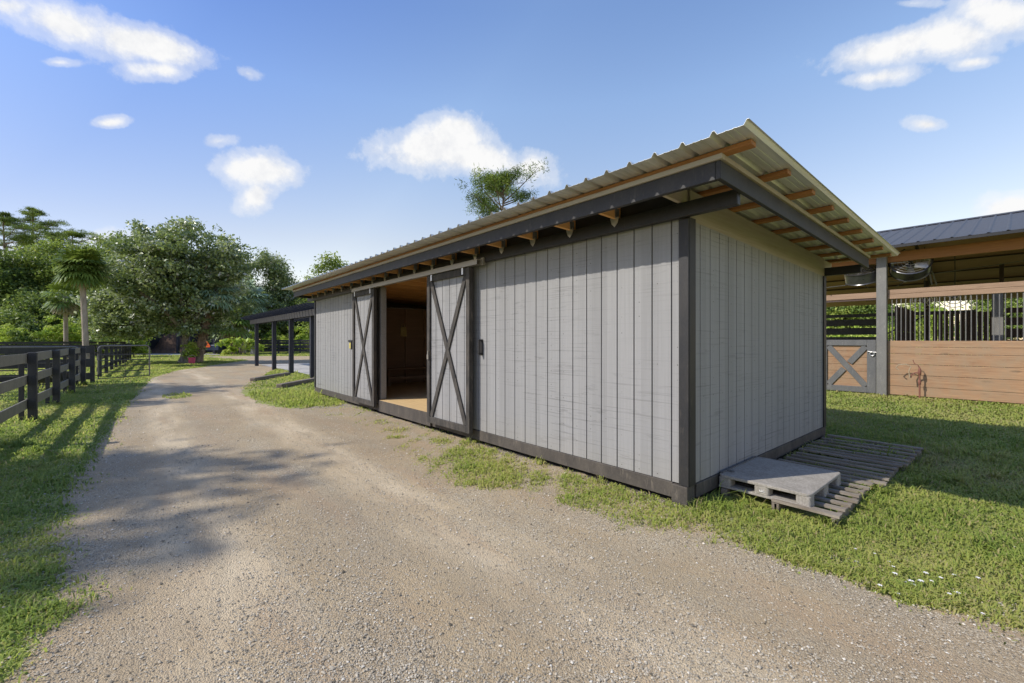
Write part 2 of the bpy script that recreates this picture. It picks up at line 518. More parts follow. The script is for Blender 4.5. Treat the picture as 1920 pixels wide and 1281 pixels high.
wall('rear_wall', 'Y', X1, Y0 + .02, Y1 - .02, 0.19, lambda s: 2.55, 2.115, 1, M['siding_front'], M['inner_brown'])
wall('end_wall', 'X', Y1, X0 + .02, X1, 0.19, lambda s: zr(s) - 0.32, 4.013, 1, M['siding_end'], M['inner_brown'])
# trim at the corners
obj('corner_trim', MB().box(X0 - .022, X0 - .003, Y0 - .016, Y0 + .078, .185, 2.62).box(X0 - .003, X0 + .11, Y0 - .02, Y0 - .003, .185, 2.63), M['black'], shed, bevel=.003)
obj('corner_trim', MB().box(X0 - .022, X0 - .003, Y1 - .09, Y1 + .012, .185, 2.62).box(X0 - .003, X0 + .11, Y1 + .003, Y1 + .02, .185, 2.6), M['black'], shed, bevel=.003)
obj('corner_trim', MB().box(X1 - .10, X1 + .02, Y0 - .02, Y0 - .003, .185, 2.50).box(X1 + .003, X1 + .022, Y0 - .003, Y0 + .09, .185, 2.5), M['black'], shed, bevel=.003)
# skirt and skids
sk = MB().box(X0 - .012, X0 + .026, Y0 + .145, 5.36, .052, .192).box(X0 - .012, X0 + .026, 5.363, OP0 - .03, .055, .192)
sk.box(X0 - .012, X0 + .026, OP1 + .02, Y1 - .01, .055, .192)
obj('skirt_board', sk, M['skirt'], shed, bevel=.004)
obj('sill_board', MB().box(X0 - .05, X0 + .02, OP0 - .027, OP1 + .017, .058, .286), M['skirt'], shed, bevel=.004)
obj('skirt_board', MB().box(X0 + .14, X1 + .01, Y0 - .012, Y0 + .026, .055, .184), M['skirt'], shed, bevel=.004)
obj('skirt_board', MB().box(X0 + .03, X1 + .01, Y1 - .03, Y1 + .01, .055, .184), M['skirt'], shed)
obj('skirt_board', MB().box(X1 - .03, X1 + .01, Y0 + .03, Y1 - .035, .055, .184), M['skirt'], shed)
for yy in (Y0 - .008, 5.33, 9.02, Y1 - .13):
    for xx in (X0 - .006 if yy > 2 else X0 - .028, 5.85, X1 - .14):
        obj('support_block', MB().box(xx, xx + .14, yy, yy + (.15 if yy > 2 else .155), -.08, .054 if (yy > 2 or xx > 4) else .183), M['skirt'], shed, bevel=.004)
# floor, inner partition
fl = MB()
yy = Y0 + .1
while yy < Y1 - .1:
    fl.box(X0 - .045 if OP0 - .02 < yy < OP1 - .1 else X0 + .1, X1 - .1, yy, min(yy + .138, Y1 - .1), .262, .29); yy += .141
obj('floor', fl, M['floor_wood'], shed)
obj('inner_wall', MB().box(X0 + .1, X1 - .1, 11.55, 11.60, .292, 2.45), M['inner_brown_h'], shed)
st = MB()
for xx in (4.6, 5.2, 5.81, 6.42, 7.03): st.box(xx, xx + .04, 11.46, 11.547, .293, 2.44)
st.box(X0 + .1, X1 - .1, 11.465, 11.547, 1.62, 1.66)
obj('stud', st, M['inner_brown'], shed)
obj('rod', MB().tube([(4.0, 11.40, 2.42), (7.9, 11.40, 2.42)], .018, 8), M['steel'], shed)
# door jambs
obj('door_jamb', MB().box(X0 + .001, X0 + .12, OP1 - .022, OP1 + .0, .30, 2.61), M['jamb'], shed, bevel=.002)
obj('door_jamb', MB().box(X0 + .001, X0 + .12, OP0, OP0 + .022, .30, 2.61), M['jamb'], shed, bevel=.002)
obj('trim_board', MB().box(X0 - .021, X0 - .002, OP1 + .0, OP1 + .075, .20, 2.61), M['trim_worn'], shed, bevel=.002)
# header beams, rafters, fascia, purlins, sheet
obj('header_beam', MB().box(X0 - .085, X0 - .024, 1.49, 13.42, 2.622, 2.752), M['black_beam'], shed, bevel=.005)
obj('header_beam', MB().box(X0 - .02, X0 + .05, 2.06, 12.9, 2.657, 2.75), M['black_beam'], shed)
obj('header_beam', MB().box(X1 + .005, X1 + .075, 1.51, 13.42, 2.51, 2.632), M['black_beam'], shed, bevel=.005)
RX0, RX1 = 3.345, 8.55
def sloped(x0, x1, y0, y1, d0, d1):
    # a member following the roof: d0/d1 = depth of its bottom/top below the sheet
    return [(x0, y0, zr(x0) - d0), (x1, y0, zr(x1) - d0), (x1, y1, zr(x1) - d0), (x0, y1, zr(x0) - d0)], \
           [(x0, y0, zr(x0) - d1), (x1, y0, zr(x1) - d1), (x1, y1, zr(x1) - d1), (x0, y1, zr(x0) - d1)]
for k in range(19):
    y = 2.085 + .609 * k if k else 2.0
    if k == 18: y = 12.93
    b, t = sloped(RX0, RX1, y - .019, y + .019, .18, .04)
    r = obj('rafter', MB().hexa(b, t), M['pale_board_x'] if k == 0 else M['pine_x'], shed, bevel=.003)
    if k == 0: tag(r, 'pale unpainted board along the top of the end wall')
    else:
        h = MB(); zb = zr(X0 - .09) - .18
        xx = X0 - .089
        h.add([(xx, y - .055, zb + .012), (xx, y + .055, zb + .012), (xx, y + .035, zb - .05), (xx, y, zb - .085), (xx, y - .035, zb - .05)], [(0, 1, 2, 3, 4)])
        h.add([(xx + .003, y - .055, zb + .012), (xx + .003, y + .055, zb + .012), (xx + .003, y + .035, zb - .05), (xx + .003, y, zb - .085), (xx + .003, y - .035, zb - .05)], [(4, 3, 2, 1, 0)])
        h.box(xx - .02, xx + .05, y - .0235, y - .0195, zb, zb + .1).box(xx - .02, xx + .05, y + .0195, y + .0235, zb, zb + .1)
        obj('hanger', h, M['steel'], r)
# end wedge above the end wall siding
for yy in (Y0 + .002, Y1 - .022):
    b, t = sloped(X0 + .05, X1, yy, yy + .02, .33, .042)
    obj('gable_board', MB().hexa(b, t), M['pale_board_x'], shed)
bl = MB()
for k in range(18):
    ya = (2.02 if k == 0 else 2.085 + .609 * k + .02); yb = 2.085 + .609 * (k + 1) - .02
    if k == 17: yb = 12.90
    bl.box(X0 - .015, X0 + .03, ya, yb, 2.753, 2.895)
obj('blocking', bl, M['black_beam'], shed)
FY0, FY1 = 1.452, 13.29
FXF = 3.302
b, t = sloped(FXF, FXF + .04, FY0 + .038, FY1 - .038, .222, .082)
obj('front_fascia', MB().hexa(b, t), M['black'], shed, bevel=.004)
b, t = sloped(FXF - .018, FXF + .04, FY0 - .018, FY1 + .018, .079, .0395)
obj('fascia_strip', MB().hexa(b, t), M['pale_board_y'], shed, bevel=.002)
for ya, yb, sa in ((FY0, FY0 + .038, -1), (FY1 - .038, FY1, 1)):
    b, t = sloped(FXF, 8.24, ya, yb, .222, .082)
    obj('rake_fascia', MB().hexa(b, t), M['black'], shed, bevel=.004)
    b, t = sloped(FXF + .041, 8.24, ya - (.018 if sa < 0 else 0), yb + (.018 if sa > 0 else 0), .079, .0395)
    obj('rake_strip', MB().hexa(b, t), M['pale_board_x'], shed, bevel=.002)
for i, px_ in enumerate((3.295, 4.04, 4.70, 5.34, 5.95, 6.58, 7.22, 7.84, 8.42)):
    b, t = sloped(px_, px_ + .089, 1.235, 13.36, .038, .002)
    obj('purlin', MB().hexa(b, t), M['pine_y'], shed, bevel=.003)
# ribbed sheet
prof = []
SY0, SY1 = 1.165, 13.44
y = SY0
pitch = 0.2305
while y < SY1:
    prof += [(y - .0, .032), (y + .014, .032), (y + .034, 0), (y + .085, 0), (y + .09, .003), (y + .098, .003), (y + .103, 0), (y + .14, 0), (y + .145, .003), (y + .153, .003), (y + .158, 0), (y + pitch - .02, 0)]
    y += pitch
prof += [(y, .032), (y + .02, 0)]
mb = MB(); vs = []
for yy, h in prof:
    for xx in (3.07, 8.74): vs.append((xx, yy, zr(xx) + h + .001))
mb.add(vs, [(2 * i, 2 * i + 1, 2 * i + 3, 2 * i + 2) for i in range(len(prof) - 1)])
rf = obj('roof', mb, M['galv'], shed)
sd = rf.modifiers.new('thick', 'SOLIDIFY'); sd.thickness = .0015; sd.offset = 1
# rail
rl = MB().box(3.60, 3.668, 4.955, 9.70, 2.652, 2.66).box(3.598, 3.604, 4.955, 9.70, 2.585, 2.652).box(3.664, 3.670, 4.955, 9.70, 2.585, 2.652)
rl.box(3.604, 3.626, 4.955, 9.70, 2.585, 2.590).box(3.642, 3.664, 4.955, 9.70, 2.585, 2.590)
rl.box(3.67, 3.70, 4.90, 4.96, 2.58, 2.68)
obj('door_rail', rl, M['galv_rail'], shed)

def sliding_door(y0, y1, z0, z1, lab):
    mb = siding('Y', 3.662, y0 + .01, y1 - .01, z0 + .01, lambda s: z1 - .01, y0 + .17, -1)
    mb.box(3.672, 3.690, y0 + .01, y1 - .01, z0 + .01, z1 - .01)
    d = obj('sliding_door', mb, M['siding_front'], shed); tag(d, lab); grooves(d, mb)
    xa, xb = 3.628, 3.660
    wst = .085
    fr = MB().box(xa, xb, y0, y0 + wst, z0, z1).box(xa, xb, y1 - wst, y1, z0, z1)
    fr.box(xa, xb, y0 + wst, y1 - wst, z0, z0 + .105).box(xa, xb, y0 + wst, y1 - wst, z1 - .10, z1)
    # side returns
    fr.box(xb, 3.692, y0 - .004, y0 + .008, z0, z1).box(xb, 3.692, y1 - .008, y1 + .004, z0, z1)
    obj('frame', fr, M['trim_worn'], d, bevel=.003)
    a, b_, c, e = (y0 + wst + .03, z0 + .105), (y1 - wst - .03, z1 - .10), (y1 - wst - .03, z0 + .105), (y0 + wst + .03, z1 - .10)
    obj('brace', MB().bar((3.646, a[0], a[1]), (3.646, b_[0], b_[1]), .022, .085, (0, -(b_[1] - a[1]), b_[0] - a[0])), M['trim_worn'], d, bevel=.003)
    mid = ((c[0] + e[0]) / 2, (c[1] + e[1]) / 2); L = math.hypot(c[0] - e[0], c[1] - e[1]); u = ((e[0] - c[0]) / L, (e[1] - c[1]) / L)
    g = .12
    br = MB().bar((3.649, c[0], c[1]), (3.649, e[0], e[1]), .022, .085, (0, u[1], -u[0]))
    obj('brace', br, M['trim_worn'], d, bevel=.003)
    for yy in (y0 + .16, y1 - .16):
        obj('roller', MB().box(3.615, 3.627, yy - .02, yy + .02, z1 - .09, z1 + .005).tube([(3.62, yy, z1 - .02), (3.634, yy, z1 + .03)], .006, 6).lathe([(0, -.006), (.022, -.006), (.022, .006), (0, .006)], 12, (3.634, yy, 2.612), Matrix.Rotation(rad(90), 3, 'Y')), M['steel'], d)
    return d
dr = sliding_door(5.185, 6.405, .155, 2.575, 'nearer sliding door, to the right of the doorway')
dl = sliding_door(8.565, 9.735, .155, 2.575, 'farther sliding door, to the left of the doorway')
obj('latch', MB().box(3.60, 3.627, 6.33, 6.36, 1.20, 1.28).box(3.606, 3.627, 6.335, 6.355, 1.28, 1.34), M['galv_rail'], dr, bevel=.003)
# pull handle on the wall right of the near door, hasp with tag by the far door
obj('handle', MB().box(X0 - .012, X0 - .002, 5.045, 5.135, 1.30, 1.53).box(X0 - .055, X0 - .012, 5.055, 5.083, 1.31, 1.335).box(X0 - .055, X0 - .012, 5.055, 5.083, 1.50, 1.525).box(X0 - .075, X0 - .055, 5.055, 5.083, 1.31, 1.525), M['black'], shed, bevel=.004)
hp = obj('hasp', MB().box(X0 - .03, X0 - .002, 10.05, 10.33, 1.47, 1.52).box(X0 - .05, X0 - .03, 10.07, 10.12, 1.30, 1.50), M['black'], shed, bevel=.004)
obj('tag', MB().box(X0 - .024, X0 - .016, 10.13, 10.27, 1.32, 1.455), M['yellow'], hp, bevel=.003)
# things inside
bag = thing('paper_bag', 'small pale tan bag hanging on the dark back wall inside the shed doorway', 'bag', (5.72, 11.42, 1.62))
obj('pouch', MB().hexa([(-.09, -.04, 0), (.09, -.04, 0), (.09, .03, 0), (-.09, .03, 0)], [(-.085, -.01, .27), (.085, -.01, .27), (.085, .03, .27), (-.085, .03, .27)]), M['tan'], bag, local=True, bevel=.01)
obj('strap', MB().tube([(-.05, .02, .26), (-.03, .03, .36), (.03, .03, .36), (.05, .02, .26)], .008, 6), M['tan'], bag, local=True)
bn = thing('bench', 'low dark bench standing against the back wall inside the shed', 'bench', (5.75, 11.1, .291))
obj('seat', MB().box(-.75, .75, -.2, .2, .42, .46), M['inner_brown_h'], bn, local=True, bevel=.01)
for sx_ in (-.68, .68):
    obj('leg', MB().box(sx_ - .03, sx_ + .03, -.17, .17, 0, .42), M['inner_brown'], bn, local=True)
obj('stretcher', MB().box(-.65, .65, -.03, .03, .14, .22), M['inner_brown_h'], bn, local=True)

# ------------------------------------------------------------------ pallets
def jit(a): return random.uniform(-a, a)
up = thing('pallet', 'grey solid-topped pallet lying on the slatted pallets beside the shed corner', 'pallet', (4.33, 1.15, .075))
def rrect(x0, x1, y0, y1, r=.05, n=4):
    P = []
    for cx, cy, a0 in ((x1 - r, y1 - r, 0), (x0 + r, y1 - r, 90), (x0 + r, y0 + r, 180), (x1 - r, y0 + r, 270)):
        for k in range(n + 1):
            a = rad(a0 + 90 * k / n); P.append((cx + r * math.cos(a), cy + r * math.sin(a)))
    return P
obj('deck', MB().poly(rrect(0, .99, 0, .78), .098, .125), M['board_deck'], up, local=True, bevel=.004)
for ix, xx in enumerate((0, .43, .86)):
    for iy, yy in enumerate((0, .325, .66)):
        wx, wy = (.13, .12 if iy != 1 else .13)
        obj('block', MB().poly(rrect(xx + .003, xx + wx - .003, yy + .003, yy + wy - .003, .02, 3), .022, .099), M['board_deck'], up, local=True, bevel=.003)
for xx in (.0, .43, .86):
    obj('bottom_board', MB().box(xx + .004, xx + .126, .004, .776, 0, .022), M['board_deck'], up, local=True, bevel=.003)
obj('strip', MB().box(.15, .19, .70, .775, .126, .136).bar((.05, .765, .131), (.95, .775, .131), .02, .012), M['gate_grey'], up, local=True)
sticker = MB().box(-.0025, .0, .36, .40, .05, .055).box(-.0025, 0, .37, .376, .05, .068).box(-.0025, 0, .384, .39, .055, .068).box(-.0025, 0, .398, .404, .05, .064)
obj('stamp', sticker, M['white'], up, local=True)

def slat_pallet(x0, x1, y0, y1, slats, lab, ztop=.09, first_cut=None, tilt=0):
    t = thing('slatted_pallet', lab, 'pallet', (x0, y0, -.02), tilt, 'slatted pallets on the grass')
    W_, D_ = x1 - x0, y1 - y0
    for i, (a, wd) in enumerate(slats):
        e0, e1 = jit(.012), D_ + jit(.02)
        if i == 0 and first_cut: e1 = first_cut
        zt_ = ztop + .02
        mb = MB()
        n = 6
        for k in range(n):  # slightly bowed board
            ya = e0 + (e1 - e0) * k / n; yb = e0 + (e1 - e0) * (k + 1) / n
            ba = .004 * math.sin(ya * 4 + i * 2); bb = .004 * math.sin(yb * 4 + i * 2)
            mb.hexa([(a, ya, zt_ - .02 + ba), (a + wd, ya, zt_ - .02 + ba), (a + wd, yb, zt_ - .02 + bb), (a, yb, zt_ - .02 + bb)],
                    [(a, ya, zt_ + ba), (a + wd, ya, zt_ + ba), (a + wd, yb, zt_ + bb), (a, yb, zt_ + bb)])
        obj('slat', mb, M['old_grey_y'], t, local=True)
    for j, yy in enumerate((.02, D_ / 2 - .02, D_ - .06)):
        xs = .0 if not (first_cut and j == 2) else .35
        obj('stringer', MB().box(xs, W_, yy, yy + .04, .0, ztop - .003), M['old_grey_x'], t, local=True, bevel=.004)
    for a in (.0, W_ - .1):
        obj('bottom_board', MB().box(a, a + .09, .0, D_ if not (first_cut and a == 0) else first_cut, -.02, -.002), M['old_grey_y'], t, local=True)
    return t
p1 = slat_pallet(4.29, 5.58, .94, 1.86, [(0, .09), (.2, .065), (.38, .06), (.53, .06), (.70, .06), (.87, .065), (1.04, .06), (1.2, .08)], 'nearest slatted wooden pallet, carrying the solid-topped pallet', first_cut=.5)
obj('stub', MB().box(.02, .11, .90, .955, -.02, .09), M['old_grey_x'], p1, local=True, bevel=.004)
obj('stub', MB().box(0, .1, .455, .5, -.03, .088), M['old_grey_x'], p1, local=True, bevel=.004)
slat_pallet(5.63, 6.66, .87, 1.86, [(0, .07), (.19, .055), (.36, .06), (.55, .055), (.73, .06), (.95, .075)], 'middle slatted wooden pallet of three, with weeds between its slats', tilt=.01)
slat_pallet(6.70, 7.92, .84, 1.88, [(0, .07), (.2, .06), (.42, .06), (.64, .06), (.86, .06), (1.13, .08)], 'farthest slatted wooden pallet of three, nearest the barn', tilt=-.02)

# ------------------------------------------------------------------ barn
BX = 15.68
barn = thing('horse_barn', 'open-fronted horse barn with brown board stalls, metal bars and a dark ribbed roof', 'barn', (BX, 2.47, 0))
for yy in (6.35, 2.47, -1.62, -5.6):
    obj('post', MB().box(BX - .13, BX + .04, yy - .11, yy + .11, 0, 3.95), M['barn_grey'], barn, bevel=.008)
bd = MB()
for ya, yb in ((-1.5, 2.355), (-5.48, -1.74)):
    for za, zb in ((.03, .268), (.275, .573), (.58, .863), (.87, 1.145), (1.151, 1.326), (1.331, 1.50)):
        bd.box(BX - .005, BX + .035, ya, yb, za, zb)
obj('stall_boards', bd, M['cedar_y'], barn, bevel=.004)
hd = MB()
for ya, yb in ((-1.5, 2.355), (-5.48, -1.74)):
    hd.box(BX - .02, BX + .02, ya, yb, 2.645, 2.772).box(BX - .015, BX + .025, ya, yb, 2.778, 2.90)
hd.box(BX - .02, BX + .02, 2.585, 6.235, 2.70, 2.86)
obj('header_board', hd, M['cedar_pale'], barn, bevel=.004)
obj('header_trim', MB().box(BX + .0, BX + .05, 2.585, 6.235, 2.645, 2.697), M['dark_brown'], barn)
yb = 2.27
for k in range(40):
    y = 2.265 - .0935 * k
    if y < -1.45: break
    obj('bar', MB().tube([(BX + .015, y, 1.50), (BX + .015, y, 2.648)], .0115, 6, cap=False), M['pipe_grey'], barn)
gt = MB()
for za, zb in ((.17, .40), (.405, .62), (.625, .82), (.825, 1.02), (1.025, 1.20), (1.205, 1.36)):
    gt.box(BX + .0, BX + .025, 2.66, 3.86, za, zb)
gp = obj('gate', gt, M['cedar_y'], barn, bevel=.004)
fr = MB()
xa, xb = BX - .045, BX - .003
fr.box(xa, xb, 2.60, 2.80, .03, 1.525).box(xa, xb, 3.74, 3.94, .03, 1.525).box(xa, xb, 2.80, 3.74, 1.36, 1.525).box(xa, xb, 2.80, 3.74, .03, .19)
obj('frame', fr, M['gate_grey'], gp, bevel=.005)
def xbrace(par, x, ya, yb, za, zb, wd, mat):
    L = math.hypot(yb - ya, zb - za); u = ((yb - ya) / L, (zb - za) / L)
    obj('brace', MB().bar((x, ya, za), (x, yb, zb), .03, wd, (0, -u[1], u[0])), mat, par, bevel=.004)
    v = (-u[0], u[1]); my, mz = (ya + yb) / 2, (za + zb) / 2; g = wd * .75
    obj('brace', MB().bar((x + .001, yb, za), (x + .001, my - v[0] * g, mz - v[1] * g), .03, wd, (0, v[1], -v[0])).bar((x + .001, my + v[0] * g, mz + v[1] * g), (x + .001, ya, zb), .03, wd, (0, v[1], -v[0])), mat, par, bevel=.004)
xbrace(gp, BX - .02, 2.83, 3.71, .21, 1.34, .15, M['gate_grey'])
lt = MB().tube([(BX - .06, 2.48, 1.19), (BX - .07, 2.58, 1.175), (BX - .07, 2.68, 1.18), (BX - .06, 2.78, 1.2)], .012, 6)
lt.tube([(BX - .075, 2.68 + .05 * math.cos(a), 1.13 + .055 * math.sin(a)) for a in np.linspace(0, 2 * math.pi, 14)], .011, 6)
obj('latch', lt, M['steel'], gp)
# roof
EX, EZ, RXX, RZ = 15.13, 4.03, 20.1, 5.37
sl2 = (RZ - EZ) / (RXX - EX)
M['lining'] = m_wood('brown_roof_underside', (0.56, 0.33, 0.245), (0.36, 0.20, 0.15), 'Y')
def barn_roof(x0, z0, x1, z1):
    mb = MB(); P = []
    y = -9.0
    while y < 9.0:
        P += [(y, .02), (y + .02, .02), (y + .04, 0), (y + .27, 0)]; y += .305
    vs = []
    for yy, h in P:
        vs += [(x0, yy, z0 + h), (x1, yy, z1 + h)]
    mb.add(vs, [(2 * i, 2 * i + 2, 2 * i + 3, 2 * i + 1) for i in range(len(P) - 1)])
    o = obj('roof_sheet', mb, M['roof_dark'], barn)
    lm = MB(); d_ = .012
    lm.add([(x, y_, z - d_) for x, z, y_ in ((x0 + .01, z0, -8.9), (x1, z1, -8.9), (x1, z1, 8.7), (x0 + .01, z0, 8.7))], [(0, 1, 2, 3)])
    obj('roof_underside', lm, M['lining'], barn)
    s = o.modifiers.new('thick', 'SOLIDIFY'); s.thickness = .002
    return o
barn_roof(EX, EZ, RXX, RZ); barn_roof(27.8, RZ - (27.8 - RXX) * sl2, RXX, RZ)
obj('eave_trim', MB().box(EX - .02, EX + .01, -9, 9, EZ - .075, EZ - .006), M['black_beam'], barn)
obj('ridge_cap', MB().hexa([(RXX - .2, -9, RZ - .03), (RXX + .2, -9, RZ - .03), (RXX + .2, 9, RZ - .03), (RXX - .2, 9, RZ - .03)], [(RXX - .02, -9, RZ + .045), (RXX + .02, -9, RZ + .045), (RXX + .02, 9, RZ + .045), (RXX - .02, 9, RZ + .045)]), M['roof_dark'], barn)
obj('eave_beam', MB().box(BX + .045, BX + .12, -8.8, 8.8, 3.66, 3.93), M['pine_y'], barn, bevel=.005)
for xx in (BX + .7, 17.1, 18.2, 19.3, 20.9, 22.0, 23.1, 24.2, 25.3, 26.4):
    zz = RZ - abs(xx - RXX) * sl2
    obj('purlin', MB().box(xx, xx + .09, -8.9, 8.9, zz - .07, zz - .03), M['dark_brown'], barn)
for yy in (6.3, 2.4, -1.6, -5.6):
    for s in (1, -1):
        xe, xr = (EX + .05, RXX) if s > 0 else (2 * RXX - EX - .05, RXX)
        obj('truss', MB().bar((xe, yy, EZ - .15), (xr, yy, RZ - .15), .05, .18), M['dark_brown'], barn)
for yy in (6.35, 2.47, -1.62, -5.6):
    obj('post', MB().box(24.5, 24.66, yy - .08, yy + .08, 0, 3.95), M['dark_brown_z'], barn)
obj('post', MB().box(16.95, 17.12, .26, .46, 0, 2.78), M['barn_grey'], barn, bevel=.006)
# inner stall partitions
pt = MB()
for k in range(7): pt.box(15.9, 19.3, 2.2, 2.24, .05 + .345 * k, .05 + .345 * k + .33)
for k in range(9): pt.box(15.95 + .38 * k, 16.0 + .38 * k, 2.18, 2.198, 0, 2.48)
obj('stall_partition', pt, M['dark_brown'], barn)
fb = MB()
for za, zb in ((2.38, 2.5), (2.06, 2.30), (1.72, 1.98), (1.4, 1.64), (1.0, 1.34), (.6, .95)):
    fb.box(20.48, 20.52, 3.35, 6.4, za, zb)
fb.box(20.46, 20.56, 3.15, 3.33, 0, 2.5).box(20.48, 20.52, .9, 3.14, 2.38, 2.5)
obj('stall_front', fb, M['fence_black'], barn)
pk = MB()
for k in range(14): pk.box(20.485, 20.515, 2.0 + .085 * k, 2.022 + .085 * k, .9, 2.38)
pk.bar((20.47, 3.1, 1.75), (20.47, 2.1, 2.35), .04, .07, (1, 0, 0))
obj('stall_bars', pk, M['fence_black'], barn)
fb = MB()
for k in range(12): fb.box(20.44, 20.475, 1.9 - .13 * k - .11, 1.9 - .13 * k, .2, 2.43)
for za, zb in ((2.36, 2.52), (1.98, 2.22), (1.60, 1.88), (1.2, 1.53), (.6, 1.14)):
    fb.box(20.48, 20.53, -1.4, .28, za, zb)
fb.box(20.48, 20.56, .30, .40, 0, 3.9).box(20.47, 20.56, -.62, -.42, 0, 2.52).box(20.48, 20.53, -5.5, -1.4, 2.36, 2.52).box(20.48, 20.53, -5.5, -1.4, .7, 1.5)
obj('stall_front', fb, M['dark_brown_z'], barn)
pk = MB()
for k in range(30): pk.box(20.49, 20.515, -.7 - .16 * k, -.675 - .16 * k, 1.5, 2.36)
obj('stall_bars', pk, M['fence_black'], barn)

def drum_fan(lab, loc, yaw, pitch, r=.42):
    t = thing('drum_fan', lab, 'fan', loc, yaw, 'drum fans under the barn eave')
    R_ = Matrix.Rotation(pitch, 3, 'Y')
    obj('drum', MB().lathe([(r, -.16), (r + .02, -.15), (r, -.13), (r, .13), (r + .02, .15), (r, .16), (r - .015, .16), (r - .015, -.16), (r, -.16)], 28, (0, 0, 0), R_), M['fan'], t, local=True)
    g = MB()
    for q in (.12, .2, .28, .36):
        g.tube([R_ @ Vector((q * math.cos(a), q * math.sin(a), .16)) for a in np.linspace(0, 2 * math.pi, 22)], .005, 5, cap=False)
    for k in range(8):
        a = k * math.pi / 4; g.tube([R_ @ Vector((.04 * math.cos(a), .04 * math.sin(a), .165)), R_ @ Vector((r * math.cos(a), r * math.sin(a), .155))], .005, 5)
    obj('grille', g, M['steel'], t, local=True)
    b_ = MB()
    for k in range(4):
        a = k * math.pi / 2
        P = [R_ @ Vector((x * math.cos(a) - y_ * math.sin(a), x * math.sin(a) + y_ * math.cos(a), z)) for x, y_, z in ((.06, -.04, -.03), (.36, -.1, -.05), (.36, .1, .05), (.06, .04, .03))]
        b_.add(P, [(0, 1, 2, 3), (3, 2, 1, 0)])
    obj('blades', b_, M['steel'], t, local=True)
    obj('motor', MB().lathe([(0, -.14), (.08, -.14), (.09, -.12), (.09, .04), (.05, .06), (0, .06)], 14, (0, 0, 0), R_), M['fan'], t, local=True)
    obj('bracket', MB().tube([R_ @ Vector((0, r + .01, 0)), Vector((.1, r + .06, .25)), Vector((.1, .1, .48))], .018, 6).tube([R_ @ Vector((0, -r - .01, 0)), Vector((.1, -r - .06, .25)), Vector((.1, -.1, .48))], .018, 6), M['pipe_dark'], t, local=True)
    return t
drum_fan('black drum fan hanging right of the barn post under the eave', (15.98, 1.93, 3.55), rad(10), rad(-55))
drum_fan('black drum fan hanging left of the barn post, half behind the shed roof', (15.95, 2.95, 3.40), rad(-5), rad(-25))
for px_, py_, rr, lb in ((1733, 563, .3, 'round wall fan with pale ring guard seen through the stall bars, left one'), (1790, 556, .36, 'round wall fan with pale ring guard seen through the stall bars, right one')):
    x_, y_ = at(px_, 14.3); z_ = zat(py_, 14.3)
    t = thing('wall_fan', lb, 'fan', (x_, y_, z_), 0, 'ring fans deep inside the barn')
    g = MB()
    for q in (.33, .66, 1.0):
        g.tube([(0, rr * q * math.cos(a), rr * q * math.sin(a)) for a in np.linspace(0, 2 * math.pi, 24)], .012, 5, cap=False)
    for k in range(6):
        a = k * math.pi / 3; g.tube([(0, 0, 0), (0, rr * math.cos(a), rr * math.sin(a))], .008, 5)
    obj('guard', g, M['steel'], t, local=True)
    obj('motor', MB().lathe([(0, 0), (.08, 0), (.08, .14), (0, .16)], 14, (0.02, 0, 0), Matrix.Rotation(rad(90), 3, 'Y')), M['fan'], t, local=True)
    obj('bracket', MB().tube([(.1, 0, .05), (.1, 0, rr + .1), (.1, 0, 4.6 - z_)], .015, 6), M['pipe_dark'], t, local=True)
# misting line with white fittings under the eave
ln = thing('water_line', 'thin white pipe with pale fittings strung under the barn eave', 'pipe', (16.6, 2.2, 3.3))
def L3(px, py, d): return at(px, d) + (zat(py, d),)
obj('hose', MB().tube([L3(1545, 540, 12.9), L3(1614, 532, 12.9), L3(1697, 527, 12.7), L3(1740, 515, 12.6), L3(1920, 489, 12.4)], .012, 6).tube([L3(1614, 532, 12.9), L3(1630, 541, 12.9)], .012, 6).tube([L3(1697, 527, 12.7), L3(1682, 537, 12.7)], .012, 6), M['pipe_grey'], ln)
for a in ((1614, 532, 12.88), (1697, 527, 12.68)):
    obj('fitting', MB().lathe([(0, -.04), (.03, -.03), (.04, 0), (.03, .03), (0, .04)], 10, L3(*a)), M['white'], ln)
cb = thing('cable_loop', 'looped grey cables hanging behind the barn header beside the fan', 'cable', (16.5, 1.6, 3.3))
obj('strand', MB().tube([L3(1724, 493, 12.3), L3(1738, 501, 12.3), L3(1744, 517, 12.3), L3(1747, 534, 12.3)], .02, 6).tube([L3(1730, 496, 12.4), L3(1748, 510, 12.4), L3(1756, 534, 12.4)], .02, 6), M['pipe_grey'], cb)

# yard hydrant
hy = thing('yard_hydrant', 'rust-red yard hydrant pipe standing in front of the brown barn boards', 'hydrant', (15.5, 1.69, 0))
obj('standpipe', MB().tube([(0, 0, -.1), (0, 0, .62)], .018, 10).lathe([(.02, .35), (.03, .37), (.03, .45), (.02, .47)], 12), M['rust'], hy, local=True)
obj('head', MB().lathe([(.02, .60), (.034, .62), (.036, .70), (.026, .76), (.014, .80), (0, .80)], 12).tube([(0, 0, .66), (-.03, .08, .66), (-.04, .15, .60), (-.04, .17, .52)], .016, 8), M['rust'], hy, local=True)
obj('handle', MB().tube([(0, 0, .80), (0, .03, .86), (0, .10, .90), (0, .13, 1.0)], .010, 6), M['rust'], hy, local=True)
hz = thing('water_hose', 'short pale hose looped over the head of the rusty hydrant', 'hose', (15.45, 1.85, .8))
obj('loop', MB().tube([(-.02, .02, -.28), (-.03, .04, -.1), (-.03, .0, .02), (-.03, .1, .08), (-.03, .24, .06), (-.03, .30, -.02), (-.03, .24, -.08)], .013, 7), M['hose'], hz, local=True)
